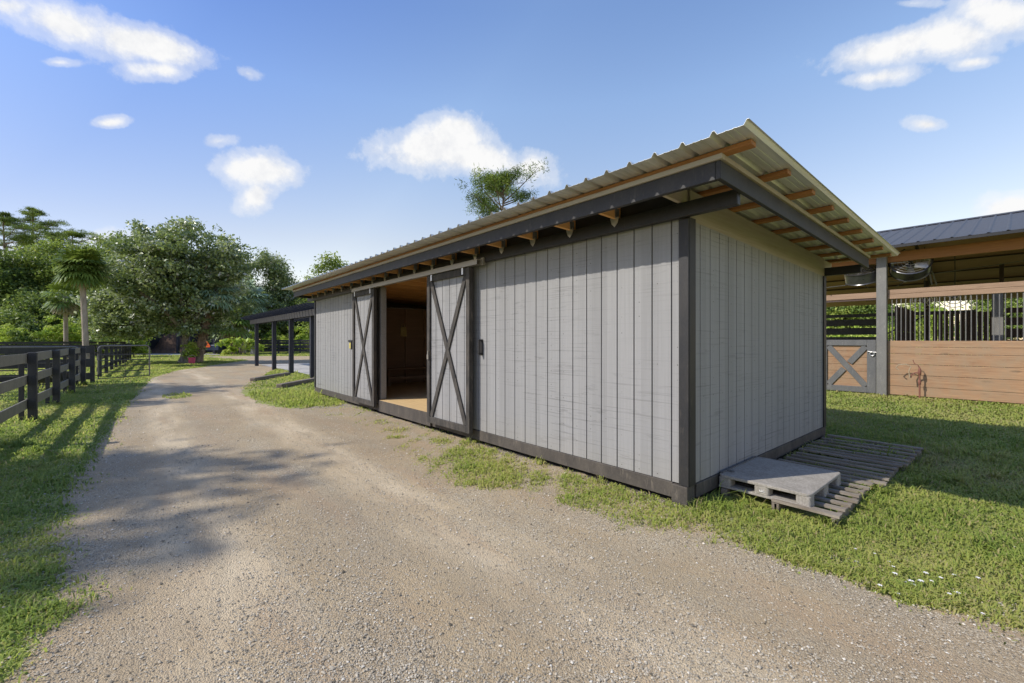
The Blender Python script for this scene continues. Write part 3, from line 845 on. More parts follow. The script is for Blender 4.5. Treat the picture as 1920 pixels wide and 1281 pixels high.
# ------------------------------------------------------------------ fences
def fence(label, A, B, n, boards, side, pw=.12, ph=1.29, cat='fence', extra=False, bmat='fence_board', pmat='fence_black'):
    A = Vector((A[0], A[1], 0)); B = Vector((B[0], B[1], 0))
    d = (B - A).normalized(); nrm = Vector((-d.y, d.x, 0)) * side
    t = thing('board_fence', label, cat, A)
    ang = math.atan2(d.y, d.x)
    for i in range(n + 1):
        p = A + (B - A) * (i / n)
        mb = MB(); h = pw / 2; a = d * h; b = Vector((-d.y, d.x, 0)) * h
        hh = ph + jit(.02)
        q = [p - a - b, p + a - b, p + a + b, p - a + b]
        mb.hexa([(v.x, v.y, -.1) for v in q], [(v.x, v.y, hh) for v in q])
        obj('post', mb, M[pmat], t, bevel=.006)
        if extra:
            p2 = p + nrm * (pw / 2 + .10) + d * .12; a = d * .03; b = Vector((-d.y, d.x, 0)) * .035
            q = [p2 - a - b, p2 + a - b, p2 + a + b, p2 - a + b]
            obj('back_post', MB().hexa([(v.x, v.y, -.1) for v in q], [(v.x, v.y, hh - .06) for v in q]), M[pmat], t, bevel=.004)
    for i in range(n):
        p = A + (B - A) * (i / n) - d * (.0 if i else .04); q = A + (B - A) * ((i + 1) / n) - d * .003
        o_ = nrm * (pw / 2 + .0145)
        for z0, z1 in boards:
            za, zb = jit(.012), jit(.012)
            k = nrm * .0125
            P = [p + o_ - k, q + o_ - k, q + o_ + k, p + o_ + k]
            zz = (za, zb, zb, za)
            obj('board', MB().hexa([(v.x, v.y, z0 + e) for v, e in zip(P, zz)], [(v.x, v.y, z1 + e) for v, e in zip(P, zz)]), M[bmat], t, bevel=.003)
    return t
B3 = ((.235, .41), (.69, .86), (1.10, 1.275))
fence('near black board fence running along the left side of the gravel drive', (-1.59, 6.55), (-1.42, 20.38), 5, B3, 1, extra=True)
fence('black three-board fence crossing the paddock behind the first pipe gate', (-1.28, 21.75), (-13.4, 22.3), 5, ((.12, .36), (.57, .86), (1.05, 1.32)), 1, bmat='fence_black')
fence('black board fence with closely seen posts running away beyond the open pipe gate', (-1.22, 24.4), (-.52, 45.2), 8, B3, 1, bmat='fence_black')
fence('distant black board fence along the far edge of the paddock below the palm', (-.75, 39.5), (-24, 36.5), 9, ((.5, .68), (.9, 1.05), (1.10, 1.24), (1.28, 1.42)), 1, ph=1.40, bmat='fence_black')
fence('far black board fence behind the pergola posts', (10.2, 56.5), (19.5, 48.5), 5, ((.2, .5), (.6, .95), (1.05, 1.3), (1.35, 1.55)), -1, ph=1.6, bmat='fence_black')

def pipe_gate(label, A, B, z0, z1, nr, stay=True, mats=('pipe_dark', 'pipe_grey')):
    A = Vector((A[0], A[1], 0)); B = Vector((B[0], B[1], 0)); L = (B - A).length; d = (B - A).normalized()
    t = thing('pipe_gate', label, 'gate', A)
    P = lambda s, z: tuple(A + d * s + Vector((0, 0, z)))
    r = .14
    loop = [P(0, z0)] + [P(0, z1 - r)] + [P(r - r * math.cos(a), z1 - r + r * math.sin(a)) for a in np.linspace(.3, 1.57, 5)] + \
           [P(L - r + r * math.sin(a), z1 - r + r * math.cos(a)) for a in np.linspace(0, 1.3, 5)] + [P(L, z1 - r), P(L, z0)]
    obj('frame', MB().tube(loop, .024, 8), M[mats[1]], t)
    for k in range(nr):
        z = z0 + .02 + (z1 - .16 - z0) * (k / (nr - .0)) ** .95
        obj('rail', MB().tube([P(0.01, z), P(L - .01, z)], .018, 7), M[mats[0]], t)
    if stay: obj('stay', MB().tube([P(L * .5, z0 + .02), P(L * .5, z0 + .75)], .01, 6), M[mats[0]], t)
    for z in (z0 + .15, z1 - .25):
        obj('hinge', MB().tube([P(-.09, z), P(.0, z)], .015, 6).tube([P(0, z - .04), P(0, z + .04)], .03, 8), M[mats[0]], t)
    return t
pipe_gate('grey pipe gate swung out open from the fence toward the gravel drive', (-1.16, 22.35), (.32, 23.32), .05, 1.30, 5)
pipe_gate('long round-cornered pipe gate closing the paddock behind the near fence', (-1.55, 20.95), (-5.6, 21.15), .10, 1.285, 5)

# wheelbarrow behind the near fence
wb = thing('wheelbarrow', 'dark wheelbarrow with pale pipe handles parked behind the near black fence', 'wheelbarrow', (-2.05, 19.6, 0), rad(70))
obj('tray', MB().hexa([(-.3, -.2, .22), (.3, -.17, .22), (.3, .17, .22), (-.3, .2, .22)], [(-.5, -.33, .52), (.42, -.28, .52), (.42, .28, .52), (-.5, .33, .52)]), M['fence_black'], wb, local=True, bevel=.03)
obj('handle', MB().tube([(.55, -.1, .22), (-.2, -.22, .22), (-.75, -.26, .50), (-.95, -.26, .52)], .02, 7).tube([(.55, .1, .22), (-.2, .22, .22), (-.75, .26, .50), (-.95, .26, .52)], .02, 7), M['galv_rail'], wb, local=True)
obj('wheel', MB().lathe([(.06, -.04), (.17, -.05), (.2, -.03), (.2, .03), (.17, .05), (.06, .04)], 18, (.55, 0, .2), Matrix.Rotation(rad(90), 3, 'X')), M['black'], wb, local=True)
for s in (-.2, .2): obj('leg', MB().tube([(-.2, s, .24), (-.28, s, 0), (-.1, s, 0), (0, s, .24)], .015, 6), M['pipe_dark'], wb, local=True)

# pink bucket
bk = thing('bucket', 'bright pink feed bucket standing at the foot of the big tree', 'bucket', at(359.7, 27.9) + (0,))
pk_ = m_plain('pink_plastic', (0.62, 0.08, 0.16), 0.4)
obj('body', MB().lathe([(.0, .01), (.15, .01), (.16, .0), (.205, .38), (.22, .38), (.22, .40), (.195, .40), (.15, .03), (0, .03)], 20), pk_, bk, local=True)
obj('handle', MB().tube([(.21 * math.cos(a), 0, .39 + .16 * math.sin(a)) for a in np.linspace(0, math.pi, 9)], .008, 5), M['steel'], bk, local=True)

# pergola
pg = thing('pergola', 'blue-black timber pergola with closely spaced rafters beyond the shed', 'pergola', (5.25, 18.2, 0))
for xx in (5.25, 9.2):
    for yy in (18.35, 21.55, 24.85, 29.2):
        obj('post', MB().box(xx - .09, xx + .09, yy - .09, yy + .09, 0, 2.5), M['navy'], pg, bevel=.008)
for xx in (5.13, 5.37, 9.08, 9.32):
    obj('beam', MB().box(xx - .025, xx + .025, 16.6, 30.4, 2.47, 2.72), M['fence_black'] if xx == 5.13 else M['navy'], pg, bevel=.006)
y = 16.75
while y < 30.3:
    z0, z1 = 2.66, 2.88
    obj('rafter', MB().hexa([(4.62, y, z0 + .13), (9.85, y, z0 + .13), (9.85, y + .045, z0 + .13), (4.62, y + .045, z0 + .13)],
        [(4.55, y, z1), (9.9, y, z1), (9.9, y + .045, z1), (4.55, y + .045, z1)]).hexa([(4.85, y, 2.722), (9.6, y, 2.722), (9.6, y + .045, 2.722), (4.85, y + .045, 2.722)], [(4.62, y, z0 + .13), (9.85, y, z0 + .13), (9.85, y + .045, z0 + .13), (4.62, y + .045, z0 + .13)]), M['navy'], pg)
    y += .42

# compost bay (dark posts, brown heap) beyond the tree
ax, ay = at(266, 49.5); bx, by = at(402, 49.0)
ang = math.atan2(by - ay, bx - ax); LW = math.hypot(bx - ax, by - ay)
cs = thing('storage_bay', 'open-fronted black storage bay with pale corner post behind the big tree', 'storage bay', (ax, ay, 0), ang)
for xx in (0, LW * .5, LW * .66, LW): obj('post', MB().box(xx - .12, xx + .12, -.12, .12, 0, 3.1), M['navy'], cs, local=True, bevel=.01)
obj('post', MB().box(.18, .46, -.1, .12, .0, 2.6), M['concrete'], cs, local=True, bevel=.01)
obj('rear_wall', MB().box(-.1, LW + .1, 4.4, 4.5, 0, 2.6), M['fence_black'], cs, local=True)
obj('side_wall', MB().box(-.1, 0, .13, 4.39, 0, 2.3), M['fence_black'], cs, local=True)
obj('side_wall', MB().box(LW, LW + .1, .13, 4.39, 0, 2.3), M['fence_black'], cs, local=True)
def heap(name, loc, rx, ry, h, mat, seed):
    r = np.random.default_rng(seed); n = 36; V = []; F = []
    ph = r.uniform(0, 6, 8)
    for i in range(n):
        for j in range(n):
            u = i / (n - 1) * 2 - 1; v = j / (n - 1) * 2 - 1
            rr = min(1, math.hypot(u, v))
            b = .5 + .5 * math.cos(rr * math.pi)
            w_ = 1 + .25 * math.sin(u * 4 + ph[0]) + .2 * math.sin(v * 5 + ph[1]) + .12 * math.sin(u * 11 + v * 9 + ph[2])
            V.append((u * rx, v * ry, h * b * w_ + r.uniform(-.03, .03) - .02))
    for i in range(n - 1):
        for j in range(n - 1):
            a = i * n + j; F.append((a, a + n, a + n + 1, a + 1))
    o = np_obj(name, V, F, mat, smooth=True); o.location = loc
    return o
mu = NT('brown_mulch', 0.95); nn = mu.noise(mu.co(), 6, 8, 0.75)
mu.base(mu.ramp(nn, [(0.35, (0.07, 0.04, 0.025)), (0.6, (0.17, 0.10, 0.065)), (0.75, (0.27, 0.18, 0.12))])); mu.bump(nn, 0.8, 0.08)
hp_ = heap('mulch_heap', at(318, 51.5) + (0,), 3.4, 2.2, 1.9, mu.m, 3); hp_.rotation_euler.z = ang
tag(hp_, 'brown heap of mulch inside the open storage bay', 'heap')

# farm trailer with the orange triangle
tx, ty = at(401, 47)
tr = thing('farm_trailer', 'dark blue farm trailer with an orange warning triangle on its back', 'trailer', (tx, ty, 0), ang)
bl_ = m_plain('blue_steel', (0.03, 0.05, 0.10), 0.4)
obj('body', MB().hexa([(-1.2, -.9, .45), (1.2, -.9, .45), (1.2, 1.6, .45), (-1.2, 1.6, .45)], [(-1.3, -1, 1.0), (1.3, -1, 1.0), (1.3, 1.7, 1.0), (-1.3, 1.7, 1.0)]), bl_, tr, local=True, bevel=.03)
for s in (-1.4, 1.4):
    w_ = obj('wheel', MB().lathe([(.2, -.1), (.36, -.12), (.4, -.07), (.4, .07), (.36, .12), (.2, .1)], 20, (s, .3, .4), Matrix.Rotation(rad(90), 3, 'Y')), M['black'], tr, local=True)
    obj('rim', MB().lathe([(0, -.06), (.2, -.06), (.2, .06), (0, .06)], 16, (s, .3, .4), Matrix.Rotation(rad(90), 3, 'Y')), M['steel'], w_, local=True)
og = m_plain('orange_reflector', (0.85, 0.12, 0.02), 0.4)
obj('warning_triangle', MB().add([(-.42, -1.05, .86), (-.30, -1.05, .76), (.30, -1.05, .76), (.42, -1.05, .86), (.1, -1.05, 1.42), (-.1, -1.05, 1.42), (-.42, -1.02, .86), (-.30, -1.02, .76), (.30, -1.02, .76), (.42, -1.02, .86), (.1, -1.02, 1.42), (-.1, -1.02, 1.42)],
    [(0, 1, 2, 3, 4, 5), (11, 10, 9, 8, 7, 6), (0, 6, 7, 1), (1, 7, 8, 2), (2, 8, 9, 3), (3, 9, 10, 4), (4, 10, 11, 5), (5, 11, 6, 0)]), og, tr, local=True)
obj('post', MB().box(-.04, .04, -1.01, -.95, .9, 1.2), bl_, tr, local=True)
# pale drum under a sheet near the palms
dx, dy = at(477, 46)
dm = thing('covered_drum', 'pale drum under a loose white sheet beside the broad leaves near the pergola', 'drum', (dx, dy, 0))
P_ = []
mb = MB(); n = 26
for i, (r_, z_) in enumerate([(.34, 0), (.33, .3), (.31, .7), (.29, .95), (.27, 1.08), (.16, 1.14), (0, 1.15)]):
    for k in range(n):
        a = 2 * math.pi * k / n; rr = r_ * (1 + (.12 if i < 5 else .02) * math.sin(5 * a + i * .3) + .05 * math.sin(9 * a))
        mb.v.append((rr * math.cos(a), rr * math.sin(a), z_))
for i in range(6):
    for k in range(n):
        a = i * n + k; b = i * n + (k + 1) % n; mb.f.append((a, b, b + n, a + n))
mb.sm = True
obj('sheet', mb, m_plain('pale_sheet', (0.5, 0.46, 0.52), 0.7), dm, local=True)
obj('rim', MB().lathe([(.3, .0), (.37, .01), (.37, .05), (.3, .06)], 20), M['steel'], dm, local=True)

# old timbers lying in the grass left of the pergola
for i, (x0_, y0_, x1_, y1_) in enumerate(((3.35, 15.2, 5.3, 17.3), (3.15, 18.3, 4.9, 20.6))):
    lb = ('weathered grey landscape timber lying in the grass nearest the shed end', 'weathered grey landscape timber lying farther off before the pergola')[i]
    o = obj('landscape_timber', MB().bar((x0_, y0_, .06), (x1_, y1_, .06), .2, .14), M['old_grey_x'], None, bevel=.02)
    tag(o, lb, 'timber', 'timbers in the grass')

# ------------------------------------------------------------------ ground
DL = [(-6.0, -12), (-2.2, -4), (-1.0, 0.5), (-.52, 2.6), (-.45, 3.1), (-.42, 3.65), (-.39, 4.43), (-.55, 5.0), (-.45, 5.3), (-.57, 5.95), (-.47, 7.74), (-.33, 11.28), (-.04, 16.64), (.35, 22.31), (1.39, 27.36), (3.33, 31.05), (6.33, 37.4), (9.5, 42.5)]
DR = [(14.5, 40.2), (11.0, 33.5), (8.0, 27.6), (5.3, 25.0), (4.1, 21.2), (2.95, 17.3), (2.25, 14.9), (2.2, 11.9), (2.35, 10.8), (2.78, 10.0), (3.0, 8.5), (2.95, 7.0), (2.75, 5.6), (2.55, 4.6), (2.5, 3.8), (2.75, 3.45), (3.0, 3.1), (2.9, 2.88), (3.1, 2.29), (3.12, 2.05), (3.38, 1.46), (3.42, 1.17), (3.36, .93), (3.5, .67), (3.43, .55), (3.36, .41), (3.47, .25), (3.52, 0), (3.7, -1.2), (4.4, -4), (6, -12)]
DRG = DR
DR = DR[:8] + [(2.35, 10.8), (2.9, 10.2), (3.74, 9.6), (3.75, 6.0), (3.75, 2.35), (3.55, 1.7)] + DR[22:]
def ragged(P, amp, step, seed, damp=60):
    r = np.random.default_rng(seed); ph = r.uniform(0, 6.28, 6); out = []; s = 0.0
    for (x0, y0), (x1, y1) in zip(P[:-1], P[1:]):
        L = math.hypot(x1 - x0, y1 - y0); dist = math.hypot(x0, y0)
        n = max(1, int(L / (step * max(1, dist / 6))))
        nx, ny = -(y1 - y0) / L, (x1 - x0) / L
        for k in range(n):
            u = k / n; ss = s + u * L
            e = amp * (.5 * math.sin(ss * 3.1 + ph[0]) + .4 * math.sin(ss * 7.7 + ph[1]) + .35 * math.sin(ss * 17 + ph[2]) + r.uniform(-.5, .5))
            out.append((x0 + (x1 - x0) * u + nx * e, y0 + (y1 - y0) * u + ny * e))
        s += L
    out.append(P[-1]); return out
RL = ragged(DL, .055, .035, 1); RR = ragged(DR, .07, .035, 2)
def sheet(name, pts, z, mat, kind='structure'):
    import bmesh
    bm = bmesh.new()
    f = bm.faces.new([bm.verts.new((x, y, z)) for x, y in pts])
    bm.normal_update()
    if f.normal.z < 0: f.normal_flip()
    bmesh.ops.triangulate(bm, faces=[f])
    me = bpy.data.meshes.new(name); bm.to_mesh(me); bm.free(); me.materials.append(mat)
    o = bpy.data.objects.new(name, me); COL.objects.link(o); o['kind'] = kind
    return o
g = NT('lawn_soil', 0.95)
pos = g.co()
n1 = g.noise(pos, 0.35, 5, 0.6); n2 = g.noise(pos, 3.0, 6, 0.7); n3 = g.noise(pos, 45, 4, 0.7)
grn = g.ramp(n3, [(0.3, (0.14, 0.17, 0.035)), (0.5, (0.28, 0.32, 0.07)), (0.72, (0.44, 0.46, 0.13))])
dry = g.ramp(n3, [(0.3, (0.12, 0.085, 0.045)), (0.7, (0.33, 0.26, 0.13))])
gc = g.mix(g.ramp(g.math('MULTIPLY_ADD', n1, 0.6, g.math('MULTIPLY', n2, 0.4)), [(0.46, 0.0), (0.64, 0.75)]), grn, dry)
# trodden dirt strip along the front of the shed and right by the drive
X_, Y_, Z_ = g.sep(pos)
strip = g.math('MULTIPLY', g.ramp(X_, [(0.0, 0), (1.0, 1)]), 1.0)
fx = g.math('MULTIPLY', g.math('COMPARE', X_, 3.05, 1.15), g.math('COMPARE', Y_, 6.2, 4.3))
dirt = g.ramp(g.noise(pos, 70, 5, 0.75), [(0.3, (0.17, 0.13, 0.09)), (0.55, (0.34, 0.29, 0.22)), (0.75, (0.46, 0.43, 0.38))])
gc = g.mix(g.math('MULTIPLY', fx, g.ramp(n2, [(0.25, 0.6), (0.5, 1.0)])), gc, dirt)
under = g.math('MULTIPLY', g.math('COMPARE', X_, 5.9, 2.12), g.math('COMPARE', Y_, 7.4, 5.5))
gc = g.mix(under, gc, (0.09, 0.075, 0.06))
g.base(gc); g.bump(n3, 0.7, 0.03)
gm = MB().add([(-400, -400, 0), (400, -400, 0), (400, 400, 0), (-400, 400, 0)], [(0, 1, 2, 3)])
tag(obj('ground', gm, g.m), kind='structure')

r = NT('gravel', 0.92)
pos = r.co()
big = r.noise(r.co((1, .16, 1)), 1.7, 5, 0.6, 0.4)       # wheel tracks run with the drive
mid = r.noise(pos, 1.6, 6, 0.65, 0.3)
fin = r.noise(pos, 260, 3, 0.7); clod = r.noise(pos, 30, 6, 0.72)
gx, gy, gz_ = r.sep(pos)
wob = r.math('MULTIPLY_ADD', r.noise(r.co((.3, .3, .3)), 1.0, 3), 0.9, r.math('ADD', gx, -0.45))
trk = r.math('ABSOLUTE', r.math('SUBTRACT', r.math('ABSOLUTE', r.math('SUBTRACT', wob, 1.15)), 0.75))
trk = r.math('MULTIPLY', r.ramp(trk, [(0.12, 1.0), (0.42, 0.0)]), r.ramp(r.noise(r.co((1, .3, 1)), 2.3, 4), [(0.38, 0.25), (0.6, 1.0)]))
cells = r.voro(pos, 125, 'F1', 'Color'); cd = r.voro(pos, 125, 'F1', 'Distance')
cells2 = r.voro(pos, 62, 'F1', 'Color'); cd2 = r.voro(pos, 62, 'F1', 'Distance')
cg = r.sep(cells)[0]; cg2 = r.sep(cells2)[1]
stone = r.ramp(cg, [(0.0, (0.17, 0.145, 0.105)), (0.3, (0.42, 0.365, 0.285)), (0.75, (0.60, 0.54, 0.435)), (1.0, (0.78, 0.72, 0.60))])
dirt = r.mix(r.ramp(fin, [(0.35, 0.0), (0.65, 1.0)]), (0.44, 0.345, 0.225), (0.62, 0.51, 0.355))
f = r.math('ADD', r.math('MULTIPLY', big, 0.65), r.math('MULTIPLY', mid, 0.5))
fs = r.ramp(f, [(0.50, 0.05), (0.60, 0.5), (0.70, 0.95)])
fs = r.math('SUBTRACT', fs, r.math('MULTIPLY', trk, 0.75))
fs2 = r.math('ADD', fs, r.math('MULTIPLY_ADD', cg2, 0.5, -0.25), clamp=True)
col = r.mix(fs2, dirt, stone)
spk = r.ramp(cg2, [(0.0, 0.8), (0.05, 0.0), (0.94, 0.0), (0.985, 0.45)])
col = r.mix(r.math('MULTIPLY', spk, r.ramp(cd2, [(0.25, 1.0), (0.5, 0.0)])), col, r.ramp(cg2, [(0.4, (0.06, 0.05, 0.045)), (0.6, (0.72, 0.70, 0.66))]))
col = r.mix(r.ramp(r.noise(pos, 0.55, 4, 0.6), [(0.42, 0.0), (0.68, 0.55)]), col, (0.40, 0.295, 0.185))
col = r.mix(r.math('MULTIPLY', trk, 0.8), r.mix(0.85, col, (0.86, 0.85, 0.84), 'MULTIPLY'), (0.70, 0.60, 0.455))
smear = r.noise(r.co((1, .14, 1), rot=(0, 0, .12)), 1.9, 5, 0.62)
col = r.mix(r.ramp(smear, [(0.52, 0.0), (0.64, 0.62)]), col, (0.45, 0.33, 0.22))
col = r.mix(r.ramp(clod, [(0.34, 0.7), (0.42, 0.0)]), col, (0.20, 0.16, 0.115))  # pits between clods darkened: some dirt, plus crumb shading put into the colour
pat = r.noise(r.co((1, .45, 1)), 0.9, 5, 0.65)
col = r.mix(r.ramp(pat, [(0.36, 0.4), (0.54, 0.0)]), col, (0.28, 0.24, 0.185))
col = r.mix(1.0, col, (0.91, 0.87, 0.77), 'MULTIPLY')
r.base(col)
h = r.math('ADD', r.math('MULTIPLY', cd, -0.7), r.math('MULTIPLY', cd2, -0.4))
h = r.math('ADD', h, r.math('MULTIPLY_ADD', mid, 1.5, r.math('MULTIPLY_ADD', trk, -2.0, r.math('MULTIPLY', clod, 1.1))))
r.bump(h, 0.6, 0.016)
M['gravel'] = r.m
sheet('gravel_drive', RL + RR, .004, r.m)
# road across the far end, and the concrete apron of the bay
sheet('far_road', ragged([(2.9, 30.6), (6.2, 37.8), (4.2, 49.8), (8.5, 47.5), (13, 43.2), (30, 28.6), (26, 24.5), (14.3, 34.2), (10.5, 31.8), (8.1, 28.4)], .12, .3, 9), .0025, r.m)
q0, q1, q2, q3 = at(255, 49.2), at(412, 48.6), at(412, 43.5), at(255, 43.8)
sheet('concrete_apron', [q3, q2, q1, q0], .012, M['concrete'])
sheet('pergola_slab', [(5.6, 17.6), (10.2, 17.6), (10.2, 30.2), (5.6, 30.2)], .02, M['concrete'])
sheet('gravel_path', ragged([(2.6, 16.2), (5.0, 17.0), (5.6, 17.5), (5.6, 18.3), (4.6, 18.2), (3.0, 17.9), (2.6, 16.2)], .06, .08, 12)[:-1], .003, r.m)

def inside(P, X, Y):
    c = np.zeros(len(X), bool); n = len(P)
    for i in range(n):
        x0, y0 = P[i]; x1, y1 = P[(i + 1) % n]
        if y0 == y1: continue
        k = ((y0 > Y) != (y1 > Y)) & (X < (x1 - x0) * (Y - y0) / (y1 - y0) + x0)
        c ^= k
    return c
DRIVE = DL + DRG

# ------------------------------------------------------------------ grass (uncountable)
M['grass'] = m_leaf('grass_blades', [(0.0, (0.62, 0.49, 0.28)), (0.2, (0.62, 0.57, 0.22)), (0.42, (0.55, 0.58, 0.15)), (0.7, (0.37, 0.47, 0.10)), (1.0, (0.20, 0.30, 0.06))], 0.5, 0.6, 0.25, 0.85)
def pn(x, y, s, seed):   # cheap smooth noise
    rr = np.random.default_rng(seed); t = np.zeros_like(x); a = 1.0
    for o in range(4):
        k = rr.normal(0, s, 4); p = rr.uniform(0, 6.28, 2)
        t += a * np.sin(x * k[0] + y * k[1] + p[0]) * np.cos(x * k[2] + y * k[3] + p[1]); a *= .6; s *= 1.9
    return t
patches = [(3.3, 2.3, .42, .75, 1.3), (3.5, 2.75, .35, .9, 1.2), (3.08, 2.5, .3, .5, .9), (2.75, 3.7, .5, .5, .9), (3.2, 4.4, .5, .9, 1.1), (3.45, 5.7, .25, .5, .7), (3.6, 1.85, .4, .5, 1.0), (3.55, 3.2, .22, .6, .7), (3.62, 4.9, .15, 1.4, .6), (2.75, 5.5, .3, .4, .4), (3.0, 3.9, .75, .75, 1.0), (2.85, 4.75, .45, .45, .6), (3.3, 4.8, .4, .6, .9), (3.5, 2.6, .28, .8, 1.0), (3.3, 2.2, .3, .55, .9), (3.25, 6.75, .22, .28, .9), (3.05, 6.3, .2, .16, .8), (3.45, 7.6, .2, .5, .5),
           (2.95, 9.0, .3, .2, .45), (3.15, 12.6, .95, 2.5, 1.25), (3.4, 10.9, .5, .9, 1.1), (2.7, 13.2, .5, 1.6, 1.1), (1.75, 13.6, .22, .45, .8), (3.3, 5.9, .35, .2, .4)]
def grass():
    NC = 900000
    u = RNG.random(NC); th = rad(90) - TH + RNG.uniform(-rad(58), rad(58), NC)
    # distance law: density ~ d^-1.8 beyond 3.6 m
    p = 1.8; a, b = 3.4, 62.0
    d = (a ** (2 - p) + u * (b ** (2 - p) - a ** (2 - p))) ** (1 / (2 - p))
    near = RNG.random(NC) < .12
    d = np.where(near, 1.8 + 1.8 * np.sqrt(RNG.random(NC)), d)
    X, Y = d * np.cos(th), d * np.sin(th)
    jx = RNG.normal(0, 1, NC) * (.055 + .10 * np.clip(pn(X, Y, 3.5, 31), 0, 1.2))
    keep = ~inside(DRIVE, X + jx, Y)
    for pts in ([(X0 + .02, Y0 + .01), (X1, Y0 + .01), (X1, Y1), (X0 + .02, Y1)], [(5.6, 17.6), (10.2, 17.6), (10.2, 30.2), (5.6, 30.2)],
                [(4.34, 1.16), (5.32, 1.16), (5.32, 1.93), (4.34, 1.93)], [q3, q2, q1, q0]):
        keep &= ~inside(pts, X, Y)
    far = inside([(2.9, 30.6), (6.2, 37.8), (4.2, 49.8), (8.5, 47.5), (13, 43.2), (30, 28.6), (26, 24.5), (14.3, 34.2), (10.5, 31.8), (8.1, 28.4)], X, Y)
    keep &= ~far
    keep &= ~((X > BX - .05) & (X < 24.8) & (Y < 8))
    # bare strip along the shed: only patches grow there
    st_ = (X > 1.3) & (X < X0 + .05) & (Y > 1.55) & (Y < 15.6)
    w_ = np.zeros(NC)
    for cx, cy, rx, ry, k in patches:
        q = k * (1.15 - np.sqrt(((X - cx) / rx) ** 2 + ((Y - cy) / ry) ** 2))
        w_ = np.maximum(w_, q)
    w_ = w_ + .28 * pn(X, Y, 6, 3) - .08
    sparse = RNG.random(NC) < .035
    in_patch = (w_ > .04) & (RNG.random(NC) < np.clip(w_ * 1.5, 0, 1))
    keep &= (~st_) | in_patch | (sparse & (X > 2.3))
    # small tuft of grass growing in the middle of the drive
    X, Y, d, st2 = X[keep], Y[keep], d[keep], st_[keep]; w2 = np.where(st2, np.clip(w_[keep] * 1.1 + .45, .4, 1.15), 1.0)
    # extra: tuft in the drive + strong growth by the wall foot
    def ell(n, cx, cy, rx, ry):
        r_ = np.sqrt(RNG.random(n)); t_ = RNG.uniform(0, 6.28, n)
        return cx + rx * r_ * np.cos(t_), cy + ry * r_ * np.sin(t_)
    ex, ey = ell(420, .78, 14.9, .32, .75)
    wx = RNG.uniform(X0 - .14, X0 + .1, 700); wy = RNG.uniform(2.1, 10.5, 700); kk = pn(wx, wy, 2.5, 8) > .25; wx, wy = wx[kk], wy[kk]
    px_ = RNG.uniform(4.3, 7.9, 4500); py_ = RNG.uniform(.88, 1.9, 4500); kk = (pn(px_, py_, 3, 5) > .1) & (px_ > 5.35); px_, py_ = px_[kk], py_[kk]
    # loose taller tufts at posts, pallets, wall foot and here and there in the lawn
    tc = [(-1.55, 12.05), (-1.5, 14.75), (-1.46, 17.5), (-1.4, 20.3), (4.3, 1.0), (4.5, .88), (5.6, .85), (6.7, .82), (7.95, .85), (4.25, 1.6), (3.8, 1.85), (3.95, 1.8), (3.72, 2.9), (3.7, 3.8), (3.72, 5.2)]
    tc += [(-.75 - 1.2 * RNG.random(), 2.6 + 7 * RNG.random()) for _ in range(26)] + [(3.9 + 5 * RNG.random(), -.3 + 1.4 * RNG.random()) for _ in range(34)]
    tx0 = np.concatenate([a + RNG.normal(0, .045, 34) for a, b in tc]); ty0 = np.concatenate([b + RNG.normal(0, .045, 34) for a, b in tc]); nt = len(tx0)
    X = np.concatenate([X, tx0, ex, wx, px_]); Y = np.concatenate([Y, ty0, ey, wy, py_]); d = np.hypot(X, Y)
    N = len(X); w2 = np.concatenate([w2, np.ones(N - len(w2))])
    clump = pn(X, Y, 1.1, 11)
    fine = pn(X, Y, 5.0, 12)
    right = X > 3.0
    H = RNG.uniform(.014, .040, N) * (1 + .35 * np.clip(fine, -1, 1.5)) * (1 + d / 34)
    lush = inside([(2.1, 10.3), (3.8, 10.3), (3.8, 15.2), (2.1, 15.2)], X, Y)
    H *= np.where(lush, 2.0, 1.0) * w2
    tall = RNG.random(N) < .03
    H = np.where(tall, H * 2.1, H)
    Wd = (.0032 + .00125 * d) * RNG.uniform(.6, 1.3, N)
    broad = RNG.random(N) < .16
    Wd = np.where(broad, Wd * 2.0, Wd); H = np.where(broad, H * .6, H)
    az_ = RNG.uniform(0, 6.28, N); lean = RNG.uniform(.35, 1.5, N)
    lx, ly = np.cos(az_), np.sin(az_); tx_, ty_ = -ly, lx
    col = .60 + .17 * clump + .08 * fine + RNG.normal(0, .15, N)
    col = np.where(right & (Y < 3), col - .08, col)
    col = np.where((X < 0) & (Y < 12), col + .12, col)
    col = np.where(lush, col * .3 + .42, col)
    strawp = RNG.random(N) < np.where(st2[:0].sum() if False else right, .10, .07)
    col = np.where(strawp, RNG.uniform(0, .25, N), col)
    edge = (X > 1.3) & (X < X0) & (Y > 1.5) & (Y < 10.2)
    col = np.where(edge, col - .10 - (1 - np.minimum(w2, 1)) * .5, col)
    z0 = np.zeros(N); H[-len(px_):] += .075; H[N - len(px_) - len(wx) - len(ex) - nt:N - len(px_) - len(wx) - len(ex)] *= 2.6
    Z = z0
    b0 = np.stack([X - tx_ * Wd / 2, Y - ty_ * Wd / 2, Z - .005], 1); b1 = np.stack([X + tx_ * Wd / 2, Y + ty_ * Wd / 2, Z - .005], 1)
    mh = H * .62; mo = H * lean * .32
    m0 = np.stack([X + lx * mo - tx_ * Wd * .42, Y + ly * mo - ty_ * Wd * .42, Z + mh], 1); m1 = np.stack([X + lx * mo + tx_ * Wd * .42, Y + ly * mo + ty_ * Wd * .42, Z + mh], 1)
    to = H * lean * .95; tz = H * (1.12 - .42 * lean)
    t0 = np.stack([X + lx * to - tx_ * Wd * .08, Y + ly * to - ty_ * Wd * .08, Z + tz], 1); t1 = np.stack([X + lx * to + tx_ * Wd * .08, Y + ly * to + ty_ * Wd * .08, Z + tz], 1)
